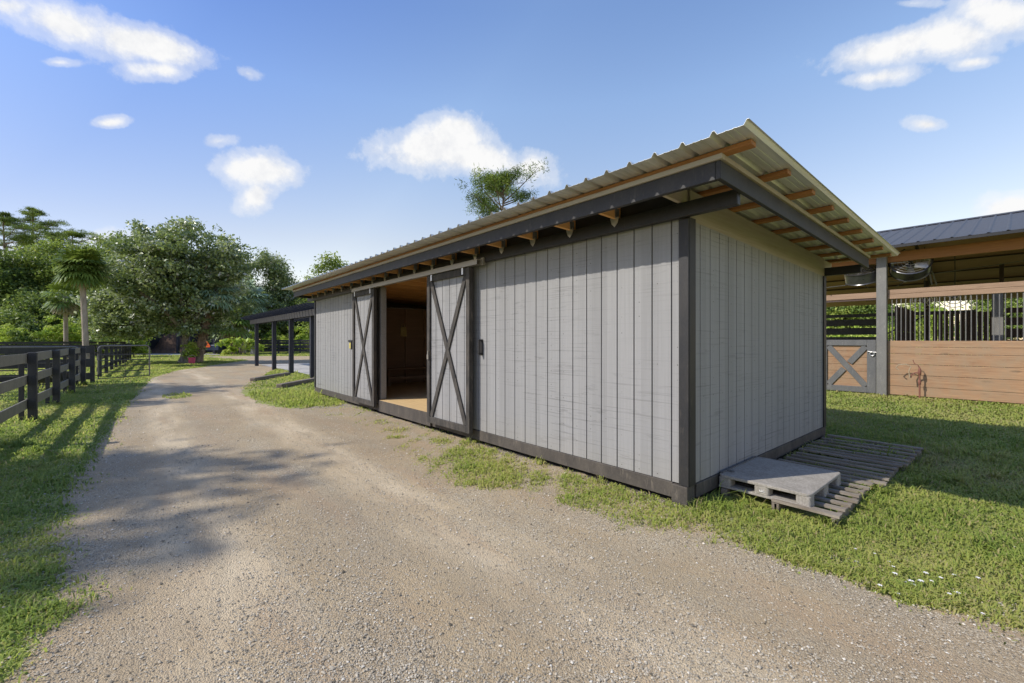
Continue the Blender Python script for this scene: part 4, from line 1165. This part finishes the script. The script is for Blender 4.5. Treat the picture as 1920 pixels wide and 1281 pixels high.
    V = np.stack([b0, b1, m0, m1, t0, t1], 1).reshape(-1, 3)
    i = np.arange(N)[:, None] * 6
    F = np.concatenate([i + np.array([[0, 1, 3, 2]]), i + np.array([[2, 3, 5, 4]])], 0)
    o = np_obj('grass', V, F, M['grass'], v=np.concatenate([col, col]))
    tag(o, 'short green grass of the lawn and verges beside the drive', 'grass', kind='stuff')
    print('grass blades', N)
grass()

# loose stones on the drive (uncountable)
def stones():
    N = 210000
    u = RNG.random(N); th = rad(90) - TH + RNG.uniform(-rad(56), rad(56), N)
    d = 1.9 + 10.5 * u ** 1.6
    X, Y = d * np.cos(th), d * np.sin(th)
    D2 = [(x - .28, y) for x, y in DL] + [(x + .3, y) for x, y in DR]
    ins = inside(D2, X, Y); edge = ins & ~inside([(x + .28, y) for x, y in DL] + [(x - .35, y) for x, y in DR], X, Y)
    dens = pn(X * 1.0, Y * .35, 2.2, 21)
    k = ins & ((dens > -.1) | edge | (RNG.random(N) < .4)) & ~((X > X0 - .02) & (Y > 1.9))
    strip2 = (X > 2.3) & (X < X0) & (Y > 2) & (Y < 10) & (RNG.random(N) < .5)
    k |= strip2
    X, Y, d = X[k], Y[k], d[k]; N = len(X)
    s = RNG.gamma(2.0, .0013, N) + .0015; s = np.minimum(s, .013) * (1 + d * .05)
    base = np.array([(1, 0, .1), (0, 1, .1), (-1, 0, .1), (0, -1, .1), (.15, .1, .75), (-.1, -.1, -.5)])
    V = base[None] * s[:, None, None] * RNG.uniform(.55, 1.25, (N, 6, 1))
    a = RNG.uniform(0, 6.28, N); c, s_ = np.cos(a)[:, None], np.sin(a)[:, None]
    VX = V[:, :, 0] * c - V[:, :, 1] * s_ * .75; VY = V[:, :, 0] * s_ + V[:, :, 1] * c * .75
    V = np.stack([VX + X[:, None], VY + Y[:, None], V[:, :, 2] + .005 + s[:, None] * .15], 2).reshape(-1, 3)
    f = np.array([(0, 1, 4), (1, 2, 4), (2, 3, 4), (3, 0, 4)])
    F = (np.arange(N)[:, None, None] * 6 + f[None]).reshape(-1, 3)
    t = NT('loose_stone', 0.85)
    t.base(t.ramp(t.attr('v'), [(0.0, (0.10, 0.085, 0.06)), (0.3, (0.33, 0.28, 0.205)), (0.82, (0.51, 0.45, 0.345)), (1.0, (0.68, 0.63, 0.53))]))
    o = np_obj('loose_gravel', V, F, t.m, v=np.repeat(np.clip(RNG.normal(.52, .24, N), 0, 1), 4))
    tag(o, 'loose grey and tan stones strewn over the gravel drive', 'gravel', kind='stuff')
stones()

# white wildflowers in the grass near the bottom right
fl_ = thing('wildflower', 'small white wildflower in the lawn edge by the drive, right foreground', 'flower', (0, 0, 0), 0, 'white wildflowers at the lawn edge')
pt_ = MB()
for k in range(6):
    a = k * math.pi / 3 + .2
    c, s = math.cos(a), math.sin(a)
    pt_.add([(0, 0, .045), (.008 * c - .006 * s, .008 * s + .006 * c, .05), (.022 * c, .022 * s, .046), (.008 * c + .006 * s, .008 * s - .006 * c, .05)], [(0, 1, 2, 3)])
obj('petals', pt_, M['white'], fl_, local=True)
obj('stem', MB().tube([(0, 0, -.01), (.003, .002, .02), (0, 0, .045)], .0015, 5), M['grass'], fl_, local=True)
spots = [(1667, 1047, 1), (1640, 1032, 1), (1675, 1058, 1.2), (1678, 1074, 1.6), (1697, 1087, 1.2), (1708, 1090, 1.8), (1713, 1096, 1.6), (1727, 1089, 1.7), (1736, 1073, 1.6), (1748, 1088, 1.5), (1764, 1080, 1.3), (1789, 1074, 1.2), (1834, 1081, 1.4), (1780, 1110, 1.2), (1795, 1111, 1.6), (1650, 1096, 1.5), (1843, 1147, 1.1), (1904, 1020, 1.0), (1604, 1023, 1.0), (1722, 1085, 1.2), (1683, 1110, 1.3), (1606, 1048, 1.1)]
for i, (px, py, s) in enumerate(spots):
    d = HC * 815 / (py - 638 + 12); s *= .5; x, y = at(px, d)
    if i == 0: fl_.location = (x, y, 0); fl_.scale = (s,) * 3
    else: dup(fl_, (x, y, 0), i * 1.3, None, s)
# ------------------------------------------------------------------ trees
LF = {
 'oak': m_leaf('oak_leaves', [(0.0, (0.078, 0.125, 0.055)), (0.45, (0.213, 0.277, 0.104)), (0.8, (0.461, 0.523, 0.236)), (1.0, (0.600, 0.600, 0.600))], 0.42, 0.4, 1.0, 0.08),
 'dark': m_leaf('dark_leaves', [(0.0, (0.049, 0.088, 0.029)), (0.5, (0.124, 0.191, 0.044)), (1.0, (0.326, 0.407, 0.095))], 0.42, 0.5, 0.4, 0.15),
 'mid': m_leaf('mid_leaves', [(0.0, (0.081, 0.137, 0.034)), (0.5, (0.231, 0.312, 0.065)), (1.0, (0.545, 0.598, 0.137))], 0.44, 0.5, 0.4, 0.15),
 'bright': m_leaf('bright_leaves', [(0.0, (0.191, 0.300, 0.040)), (0.5, (0.463, 0.600, 0.081)), (1.0, (0.600, 0.600, 0.191))], 0.42, 0.5, 0.35),
 'pine': m_leaf('pine_needles', [(0.0, (0.060, 0.104, 0.034)), (0.5, (0.150, 0.231, 0.049)), (1.0, (0.463, 0.545, 0.081))], 0.25, 0.55, 0.3),
 'palm': m_leaf('palm_fronds', [(0.0, (0.069, 0.124, 0.029)), (0.5, (0.177, 0.257, 0.049)), (0.85, (0.381, 0.463, 0.109)), (1.0, (0.600, 0.600, 0.326))], 0.25, 0.4, 0.6),
 'palm_blue': m_leaf('blue_palm_fronds', [(0.0, (0.137, 0.204, 0.124)), (0.5, (0.326, 0.450, 0.272)), (1.0, (0.600, 0.600, 0.545))], 0.25, 0.4, 0.6),
 'dead': m_leaf('dead_fronds', [(0.0, (0.381, 0.257, 0.137)), (1.0, (0.600, 0.600, 0.517))], 0.2, 0.7, 0.2),
}
def m_bark(name, a, b, sc=5.0):
    t = NT(name, 0.95)
    n = t.noise(t.co((sc, sc, sc * .25)), 1.5, 7, 0.7)
    t.base(t.ramp(n, [(0.35, a), (0.68, b)])); t.bump(n, 0.8, 0.03)
    return t.m
BK = {'oak': m_bark('oak_bark', (0.11, 0.085, 0.065), (0.32, 0.27, 0.21)), 'dark': m_bark('dark_bark', (0.05, 0.04, 0.03), (0.16, 0.13, 0.10)),
      'pine': m_bark('pine_bark', (0.10, 0.07, 0.05), (0.26, 0.19, 0.14)), 'palm': m_bark('palm_bark', (0.24, 0.19, 0.155), (0.46, 0.38, 0.32), 3),
      'boots': m_bark('palm_boots', (0.10, 0.06, 0.04), (0.36, 0.26, 0.18), 8)}

def leaves(C, per, spread, size, aspect, rng, up=0.3, cval=None, vj=.16):
    """clumps at C (n,3) -> leaf quads scattered round each"""
    n = len(C); N = n * per
    ctr = np.repeat(C, per, 0) + rng.normal(0, 1, (N, 3)) * np.asarray(spread)
    nr = rng.normal(0, 1, (N, 3)); nr[:, 2] = nr[:, 2] + up * 2
    nr /= np.linalg.norm(nr, axis=1)[:, None]
    tv = rng.normal(0, 1, (N, 3)); tv -= nr * (tv * nr).sum(1)[:, None]; tv /= np.linalg.norm(tv, axis=1)[:, None]
    bv = np.cross(nr, tv)
    L = size * rng.uniform(.55, 1.35, (N, 1)); Wd = L * aspect
    p0 = ctr - tv * L * .5; p2 = ctr + tv * L * .5
    p1 = ctr + bv * Wd * .5 + nr * L * .06 - tv * L * .05; p3 = ctr - bv * Wd * .5 + nr * L * .06 - tv * L * .05
    V = np.stack([p0, p1, p2, p3], 1).reshape(-1, 3)
    F = np.arange(N * 4).reshape(-1, 4)
    cv = rng.uniform(.2, .75, n) if cval is None else cval
    v = np.clip(np.repeat(cv, per) + rng.normal(0, vj, N), 0, 1)
    return V, F, v

def blob_points(blobs, n, rng, shell=.55):
    w_ = np.array([b[3] * b[4] * b[5] for b in blobs]) ** .75; w_ /= w_.sum()
    out = []
    for b, k in zip(blobs, (w_ * n).astype(int) + 1):
        q = rng.normal(0, 1, (k, 3)); q /= np.linalg.norm(q, axis=1)[:, None]
        r_ = shell + (1 - shell) * rng.random((k, 1)) ** .6
        r_ = np.where(rng.random((k, 1)) < .22, rng.random((k, 1)) * shell + .1, r_)
        r_ = r_ * (1 + .12 * np.sin(q[:, :1] * 7 + b[0]) * np.cos(q[:, 1:2] * 6) + .1 * np.sin(q[:, 2:] * 9 + b[1]))
        out.append(np.array(b[:3]) + q * r_ * np.array(b[3:6]))
    return np.concatenate(out)

def limbs(mb, base, fork, targets, r0, rng, droop=.0):
    for tg in targets:
        a = Vector(fork) + Vector((0, 0, rng.uniform(-.15, .25) * (tg[2] - fork[2])))
        b_ = Vector(tg); m = (a + b_) / 2 + Vector((rng.normal(0, .12), rng.normal(0, .12), rng.uniform(.05, .25) * (b_ - a).length - droop))
        pts = []
        for k in range(6):
            u = k / 5
            pts.append(a * (1 - u) ** 2 + m * 2 * u * (1 - u) + b_ * u * u)
        rr = r0 * rng.uniform(.35, .6)
        mb.tube(pts, [rr * (1 - .85 * k / 5) + .008 for k in range(6)], 6)

def tree(name, label, cat, px, d, top, base_r, blobs, leafmat, bark, n=900, per=26, size=.2, spread=.28, aspect=.5, group=None, lean=(0, 0), trunk_h=None, seed=0, nl=14, shell=.55, stems=1, loc=None, vcen=None):
    rng = np.random.default_rng(seed + 100)
    x, y = loc if loc else at(px, d)
    t = thing(name, label, cat, (x, y, 0), 0, group)
    # blobs are given as (right, away, z, r_right, r_away, r_z) in metres round the trunk, turned to face the drive
    B = []
    for (r_, a_, z, rx, ra, rz) in blobs:
        B.append((FY * r_ + FX * a_, -FX * r_ + FY * a_, z, rx, rx if ra is None else ra, rz))
    # leaf clumps gathered on boughs, so that gaps and shaded hollows show between them
    fam = 11 if n > 300 else 5
    big = blob_points(B, max(6, n // fam), rng, shell)
    rb = max(.12, np.mean([b[3] for b in B]) * .17)
    C = np.repeat(big, fam, 0) + rng.normal(0, 1, (len(big) * fam, 3)) * (rb, rb, rb * .6)
    cvl = np.repeat(rng.uniform(.15, .8, len(big)), fam) + rng.normal(0, .08, len(big) * fam)
    ok_ = C[:, 2] > .15; C = C[ok_]; cvl = cvl[ok_]
    zc = np.array([b[2] for b in B]).mean()
    V, F, v = leaves(C, per, (spread, spread, spread * .7), size, aspect, rng, cval=np.clip(cvl, .05, .95))
    np_obj('crown', V, F, leafmat, t, v)
    th_ = trunk_h or max(1.0, min(b[2] - b[5] * .5 for b in B))
    mb = MB()
    for s in range(stems):
        lx = lean[0] + (s - (stems - 1) / 2) * .5; ly = lean[1]
        f = (FY * lx + FX * ly, -FX * lx + FY * ly, th_)
        bx_, by_ = (s - (stems - 1) / 2) * .25 * FY, -(s - (stems - 1) / 2) * .25 * FX
        pts = []; rs = []
        for k in range(8):
            u = k / 7
            pts.append((bx_ + (f[0] - bx_) * u ** 1.3 + .04 * math.sin(u * 7 + s), by_ + (f[1] - by_) * u ** 1.3 + .04 * math.cos(u * 6 + s), -.1 + (f[2] + .1) * u))
            rs.append(base_r * (1.45 - .75 * min(1, u * 3) if u < .33 else .75 - .2 * u + .02 * math.sin(u * 20)))
        mb.tube(pts, rs, 12)
        idx = rng.choice(len(C), min(nl, len(C)), replace=False)
        limbs(mb, (0, 0, 0), (f[0], f[1], th_ * .94), C[idx], base_r, rng)
    obj('trunk', mb, BK[bark], t, local=True)
    return t

def pine(label, px, d, top, r, layers, seed, group, crown_from=.5, bend=0.3, mat='pine', dens=1.0, need=.34, spreadf=.26, rise=(.12, .5), tips=.6, sp=(.26, .26, .12)):
    rng = np.random.default_rng(seed + 500)
    x, y = at(px, d); t = thing('pine_tree', label, 'tree', (x, y, 0), 0, group)
    mb = MB(); pts = []; rs = []
    for k in range(10):
        u = k / 9
        pts.append((bend * math.sin(u * 2.5 + seed), bend * math.cos(u * 2.1 + seed) - bend, -.1 + top * .96 * u)); rs.append(r * (1 - .8 * u))
    mb.tube(pts, rs, 9)
    C = []; cv = []
    for k in range(layers):
        u = crown_from + (1 - crown_from) * (k + rng.uniform(.0, .8)) / layers
        i = u * 9; a = Vector(pts[int(min(8, i))]).lerp(Vector(pts[int(min(8, i)) + 1]), min(1, i - int(min(8, i))))
        ang = rng.uniform(0, 6.28) if k % 2 else rng.choice([0, math.pi]) - TH + rng.normal(0, .5)
        prof_ = math.sin(math.pi * min(.96, max(.12, (u - crown_from) / (1 - crown_from) * .8 + .22)))
        L = top * spreadf * prof_ * rng.uniform(.6, 1.15)
        b_ = a + Vector((math.cos(ang) * L, math.sin(ang) * L, L * rng.uniform(*rise)))
        m = (a + b_) / 2 - Vector((0, 0, L * .08))
        bp = [a * (1 - q) ** 2 + m * 2 * q * (1 - q) + b_ * q * q for q in np.linspace(0, 1, 6)]
        mb.tube(bp, [max(.015, r * .32 * (1 - q * .8)) for q in np.linspace(0, 1, 6)], 5)
        base = rng.uniform(.25, .7)
        for q in range(int(11 * dens)):
            s = rng.uniform(tips, 1.0); p = bp[int(s * 5)]
            off = Vector((rng.normal(0, L * .17), rng.normal(0, L * .17), abs(rng.normal(0, L * .06))))
            C.append(tuple(p + off)); cv.append(base + rng.normal(0, .12))
            if q % 2 == 0: mb.tube([p, (p + p + off * 1.2) / 2, p + off], [.02, .014, .008], 4)
    obj('trunk', mb, BK['pine'], t, local=True)
    V, F, v = leaves(np.array(C), int(70 * dens), sp, need, .13, rng, up=.25, cval=np.clip(np.array(cv), .05, .95))
    np_obj('crown', V, F, LF[mat], t, v)
    return t

def fan(V, F, v, o, d, up, pet, blade, nseg, rng, val, droop):
    """one palmate palm leaf: stalk + radiating pleated segments"""
    d = d.normalized(); s = d.cross(up).normalized(); u = s.cross(d).normalized()
    e = o + d * pet - Vector((0, 0, droop * pet * .35))
    i = len(V); w_ = .02
    V += [tuple(o - s * w_), tuple(o + s * w_), tuple(e + s * w_ * .7), tuple(e - s * w_ * .7)]; F.append((i, i + 1, i + 2, i + 3)); v.append(val)
    dd = (d - Vector((0, 0, droop * .5))).normalized()
    for k in range(nseg):
        a = (k / (nseg - 1) - .5) * 4.3
        q = (dd * math.cos(a) + s * math.sin(a)); L = blade * (.72 + .28 * math.cos(a * .6)) * rng.uniform(.88, 1.08)
        q = (q + u * (.22 if k % 2 else .1)).normalized()
        side = q.cross(u).normalized(); wd = blade * .075
        m = e + q * L * .6; tip = e + q * L + Vector((0, 0, -L * (.16 + droop * .25)))
        i = len(V)
        V += [tuple(e), tuple(m - side * wd), tuple(tip), tuple(m + side * wd)]; F.append((i, i + 1, i + 2, i + 3)); v.append(min(1, max(0, val + rng.normal(0, .09))))

def palm(label, loc, h, r, lean, nfr, pet, blade, seed, mat='palm', dead=10, group=None, boots=False, dmat='dead'):
    rng = np.random.default_rng(seed + 900)
    t = thing('palm_tree', label, 'palm', (loc[0], loc[1], 0), 0, group)
    lx, ly = FY * lean[0] + FX * lean[1], -FX * lean[0] + FY * lean[1]
    pts = []; rs = []
    for k in range(14):
        u = k / 13
        pts.append((lx * u ** 1.4, ly * u ** 1.4, -.1 + (h + .1) * u)); rs.append(r * (1.25 - .3 * min(1, u * 5) + .03 * math.sin(k * 2.1)) * (1 - .1 * u))
    mb = MB().tube(pts, rs, 12)
    if boots:
        for k in range(150):
            u = rng.uniform(.06, 1.0); a = rng.uniform(0, 6.28); p = Vector(pts[0]).lerp(Vector(pts[-1]), u); p.x = lx * u ** 1.4; p.y = ly * u ** 1.4
            o = Vector((math.cos(a), math.sin(a), 0))
            mb.bar(p + o * r * .75, p + o * (r * 1.45) + Vector((0, 0, rng.uniform(.12, .3))), .09, .03, o)
    obj('trunk', mb, BK['boots' if boots else 'palm'], t, local=True)
    V = []; F = []; v = []; V2 = []; F2 = []; v2 = []
    O = Vector((lx, ly, h))
    for k in range(nfr):
        a = k * 2.39996 + rng.normal(0, .15); el_ = rad(82) - (k / nfr) * rad(126) + rng.normal(0, .24)
        d = Vector((math.cos(a) * math.cos(el_), math.sin(a) * math.cos(el_), math.sin(el_)))
        fan(V, F, v, O + Vector((0, 0, .25 * (1 - k / nfr))), d, Vector((0, 0, 1)) if abs(d.z) < .95 else Vector((1, 0, 0)), pet * rng.uniform(.8, 1.15), blade * rng.uniform(.85, 1.1), 22, rng, .35 + .3 * (1 - k / nfr) + rng.normal(0, .1), .25 + .5 * k / nfr)
    np_obj('crown', np.array(V), np.array(F), LF[mat], t, np.array(v))
    if dead:
        for k in range(dead):
            a = rng.uniform(0, 6.28); el_ = rng.uniform(rad(-82), rad(-55))
            d = Vector((math.cos(a) * math.cos(el_), math.sin(a) * math.cos(el_), math.sin(el_)))
            fan(V2, F2, v2, O - Vector((0, 0, .1)), d, Vector((math.cos(a), math.sin(a), .2)), pet * .8, blade * .8, 16, rng, rng.uniform(.3, .9), .2)
        np_obj('dead_fronds', np.array(V2), np.array(F2), LF[dmat], t, np.array(v2))
    return t

def hgt(py, d): return HC + (638 - py) / 815 * d
def wm(px, d): return px / 815 * d

# --- big oak by the drive
d = 28.8
tree('oak_tree', 'large broad-crowned tree with a pink bucket at its foot, left of the drive', 'tree', 346, d, 9.3, .30,
     [(-1.3, 0, 5.6, 3.6, 3.0, 2.6), (1.0, 0, 6.4, 2.9, 2.8, 2.6), (-3.0, -.5, 4.1, 2.3, 2.2, 2.0), (-.6, -.3, 7.5, 2.2, 2.2, 1.6), (1.6, .2, 4.4, 2.0, 2.0, 1.9), (-4.0, 0, 3.5, 1.3, 1.4, 1.2), (-2.6, -.6, 2.9, 2.6, 1.8, 1.2), (.2, .2, 2.9, 1.9, 1.8, 1.0), (-2.8, .3, 6.6, 1.5, 1.5, 1.1), (2.4, 0, 6.2, 1.3, 1.4, 1.6)],
     LF['oak'], 'oak', n=2300, per=24, size=.215, spread=.20, aspect=.55, trunk_h=2.4, lean=(.15, 0), seed=1, nl=26, shell=.6)
# leaning palm at its right
palm('leaning palm with shaggy brown leaf-base trunk right beside the big tree', at(371, 29.2), 4.7, .26, (1.45, -.2), 34, .7, .95, 2, mat='palm_blue', dead=4, boots=True)
# climbing plant by the trunk
sh_rng = 40
def bush(label, px, d, w_, h_, mat, seed, cat='shrub', name='shrub', size=.2, n=120, group='leafy shrubs along the wood edge', per=22, aspect=.5):
    return tree(name, label, cat, px, d, h_, .05, [(0, 0, h_ * .5, w_ / 2, w_ * .4, h_ * .52), (w_ * .25, .1, h_ * .38, w_ * .3, w_ * .3, h_ * .38), (-w_ * .27, 0, h_ * .33, w_ * .3, w_ * .3, h_ * .34)],
                LF[mat], 'dark', n=n, per=per, size=size, spread=.16, aspect=aspect, trunk_h=h_ * .3, seed=seed, nl=5, group=group, stems=1, shell=.35)
bush('leafy climber with yellow-green leaves at the foot of the leaning palm', 358, 28.9, .55, 2.1, 'bright', 3, 'climber', 'climbing_plant', .2, 60, None)

# --- palms at the left and the pair by the far road
palm('tall straight palm with a smooth pale trunk standing alone before the wood', at(162, 24.3), hgt(502, 24.3), .15, (-.28, 0), 76, .55, .80, 4, dead=5)
palm('palm with drooping tan dead fronds just behind the tall straight palm', at(124, 29), hgt(556, 29), .13, (-.05, 0), 18, .6, .8, 5, dead=44)
palm('shorter palm of the pair past the big tree, with a rough brown trunk', at(436, 47), 3.5, .34, (-.2, 0), 36, 1.2, 1.45, 6, mat='palm', dead=8, boots=True)
palm('taller blue-green palm of the pair past the big tree', at(455, 50), 6.0, .30, (.1, 0), 44, 1.5, 1.7, 7, mat='palm_blue', dead=4)
bush('broad-leaved bright plant at the foot of the two palms', 452, 44.5, 3.0, 2.0, 'bright', 8, 'plant', 'broad_leaf_plant', .5, 36, None, 10, .55)

# --- wood behind the paddock (left) : individual trees
GRP = 'trees of the wood beyond the paddock'
def oak(lab, px, d, py_top, wpx, mat='dark', seed=0, n=900, zlow=.12, size=.30, per=24, name='broadleaf_tree', grp=GRP):
    H = hgt(py_top, d); w_ = wm(wpx, d)
    rng = np.random.default_rng(seed + 33); B = []
    for k in range(9):
        B.append((rng.uniform(-.30, .30) * w_, rng.uniform(-.25, .25) * w_, H * rng.uniform(.32, .78), w_ * rng.uniform(.2, .33), w_ * rng.uniform(.2, .3), H * rng.uniform(.12, .2)))
    B.append((0, 0, H * .83, w_ * .26, w_ * .25, H * .16))
    B.append((-.22 * w_, 0, H * .3, w_ * .3, w_ * .3, H * .2)); B.append((.22 * w_, 0, H * .3, w_ * .3, w_ * .3, H * .2))
    return tree(name, lab, 'tree', px, d, H, .28, B, LF[mat], 'dark', n=n, per=per, size=size, spread=.42, aspect=.55, seed=seed, group=grp, trunk_h=H * .3, nl=14, shell=.5)
oak('dark dense tree at the left edge of the photo before the wood', 15, 48, 462, 150, 'dark', 11, 1300)
oak('dark rounded tree between the left edge and the tall palm', 80, 51, 452, 150, 'mid', 12, 1300)
oak('olive-topped tree rising behind the tall palm', 165, 54, 448, 130, 'mid', 13, 1100)
oak('small-crowned tree showing between the tall palm and the big tree', 232, 52, 446, 110, 'mid', 14, 900)
oak('low dark tree under the left-hand wood, left of the palms', 45, 45, 548, 170, 'dark', 15, 900)
oak('low dark tree behind the tall palm trunk', 205, 46, 556, 120, 'dark', 16, 700)
oak('low dark tree in the gap left of the palms', 118, 47, 530, 110, 'dark', 17, 700)
oak('dark tree behind the storage bay, mostly hidden by the big tree', 320, 62, 520, 190, 'dark', 18, 900)
oak('tall grey-green tree past the big tree, left of the pergola', 455, 60, 470, 130, 'oak', 19, 1400, size=.32)
oak('tall loose-crowned tree behind the pergola', 505, 63, 474, 120, 'oak', 20, 1300, size=.32)
oak('low dark tree closing the view under the pergola roof', 540, 66, 556, 130, 'mid', 21, 800)
oak('bushy tree topping the shed roof behind its far end', 622, 45, 484, 90, 'mid', 22, 800, size=.26)
oak('dark tree low behind the far end of the shed', 590, 64, 545, 110, 'dark', 23, 600)
oak('dark tree behind the farm trailer', 405, 60, 560, 110, 'dark', 24, 600)
PG = 'pines above the wood'
pine('tall flat-topped pine at the far left edge above the wood', 18, 62, hgt(392, 62), .28, 17, 2, PG, .66, .5)
pine('tallest flat-topped pine, second from the left edge', 62, 66, hgt(380, 66), .28, 20, 4, PG, .66, .4)
pine('smaller spreading pine right of the tallest pine', 128, 60, hgt(424, 60), .24, 13, 6, PG, .72, .5)
pine('thin pine with a small flat crown just left of the big tree', 238, 72, hgt(440, 72), .2, 9, 9, PG, .8, .3)
pine('sparse green pine rising over the middle of the shed roof', 937, 40, hgt(318, 40), .24, 26, 12, PG, .74, .25, dens=.8, need=.36, spreadf=.21, rise=(.25, .9), tips=.75, sp=(.27, .27, .27))

# bright shrubs at the wood's edge
for i, (px, w_, h_, m_, lb) in enumerate(((10, 2.6, 3.3, 'bright', 'bright yellow-green shrub at the left edge of the photo'), (88, 2.0, 3.7, 'bright', 'bright feathery shrub left of the palm trunk, the left one'), (135, 2.8, 3.8, 'bright', 'bright feathery shrub touching the left side of the palm trunk'),
        (222, 2.8, 3.0, 'mid', 'mid-green shrub behind the open pipe gate, left one'), (250, 2.6, 2.8, 'bright', 'pale green shrub behind the open pipe gate, right one'), (180, 2.2, 1.7, 'dark', 'dark shrub right of the palm trunk'), (50, 2.8, 2.6, 'dark', 'dark low shrub between the bright ones on the left'))):
    bush(lb, px, 38 + i % 3, w_, h_, m_, 60 + i, size=.22, n=130)
for i, (px, d, w_, h_, m_, lb) in enumerate(((500, 58, 4, 3.0, 'bright', 'bright shrub behind the far fence, between the first two pergola posts'), (530, 57, 3.5, 2.6, 'mid', 'green shrub behind the far fence, between the middle pergola posts'), (566, 56, 4, 3.0, 'bright', 'bright shrub behind the far fence, nearest the shed corner'))):
    bush(lb, px, d, w_, h_, m_, 80 + i, size=.3, n=110)
# green backdrop of the wood, deep behind everything
rng = np.random.default_rng(77)
C = []
for k in range(3600):
    px = rng.uniform(-260, 660); d_ = rng.uniform(70, 84); hmax = 10.5 + 1.8 * math.sin(px * .021) + 1.2 * math.sin(px * .053)
    if px > 480: hmax *= .7
    x, y = at(px, d_); C.append((x, y, rng.uniform(0, 1) ** .8 * hmax))
V, F, v = leaves(np.array(C), 16, (.9, .9, .6), .75, .6, rng)
tag(np_obj('woods', V, F, LF['dark'], v=v), 'dark continuous wood closing the view behind the paddock trees', 'woods', kind='stuff')

# beyond the barn
RG = 'trees seen through the barn'
oak('pale green tree seen through the barn gate opening, left', 1575, 36, 545, 100, 'mid', 31, 700, size=.25, grp=RG)
oak('thin-crowned tree seen through the barn gate opening, right', 1640, 40, 535, 90, 'mid', 32, 420, size=.25, grp=RG)
oak('green tree seen through the bars left of the inner grey post', 1735, 38, 520, 80, 'bright', 33, 420, size=.25, grp=RG)
oak('green tree seen through the bars right of the inner grey post', 1880, 37, 515, 120, 'mid', 34, 700, size=.25, grp=RG)
for i, (px, h_, w_, lb) in enumerate(((1570, 2.6, 5, 'bright low shrub behind the inner stall rails, left'), (1650, 2.4, 4, 'bright low shrub behind the inner stall bars, middle'), (1800, 2.2, 5, 'bright low shrub beyond the inner stalls, right'))):
    bush(lb, px, 30, w_, h_, 'bright', 90 + i, size=.22, n=130, group='shrubs behind the barn')
# broadleaf trees beyond the left fence whose shade lies on the drive
SG = 'shade trees beyond the left fence'
def shade(label, loc, blobs, seed, n, per=26, sz=.3):
    tree('broadleaf_tree', label, 'tree', 0, 0, 9, .3, blobs, LF['dark'], 'dark', n=n, per=per, size=sz, spread=.3, aspect=.6, group=SG, seed=seed, loc=loc, trunk_h=7.0, nl=12, shell=.4)
shade('leafy tree left of the near fence, throwing shade on the lawn and drive', (-15.0, 14.1), [(0, 0, 13.2, 2.6, 2.6, 1.5), (1.5, -1.2, 12.8, 1.7, 1.7, 1.1), (-1.6, 1, 12.4, 1.8, 1.8, 1.2), (.3, -2.2, 12.2, 1.3, 1.3, .9)], 41, 195)
shade('leafy tree farther along the near fence, shading the drive past the grass tuft', (-12.4, 22.8), [(0, 0, 12.2, 1.9, 1.9, 1.2), (1.0, -1.2, 12.0, 1.3, 1.3, .9), (-.8, 1.6, 11.6, 1.3, 1.4, .9)], 42, 150)
shade('leafy tree behind the viewer on the left, dappling the lawn edge', (-13.9, 8.3), [(0, 0, 10.6, 1.6, 1.6, 1.0), (-.6, -1.5, 10.2, 1.2, 1.2, .8)], 43, 150)
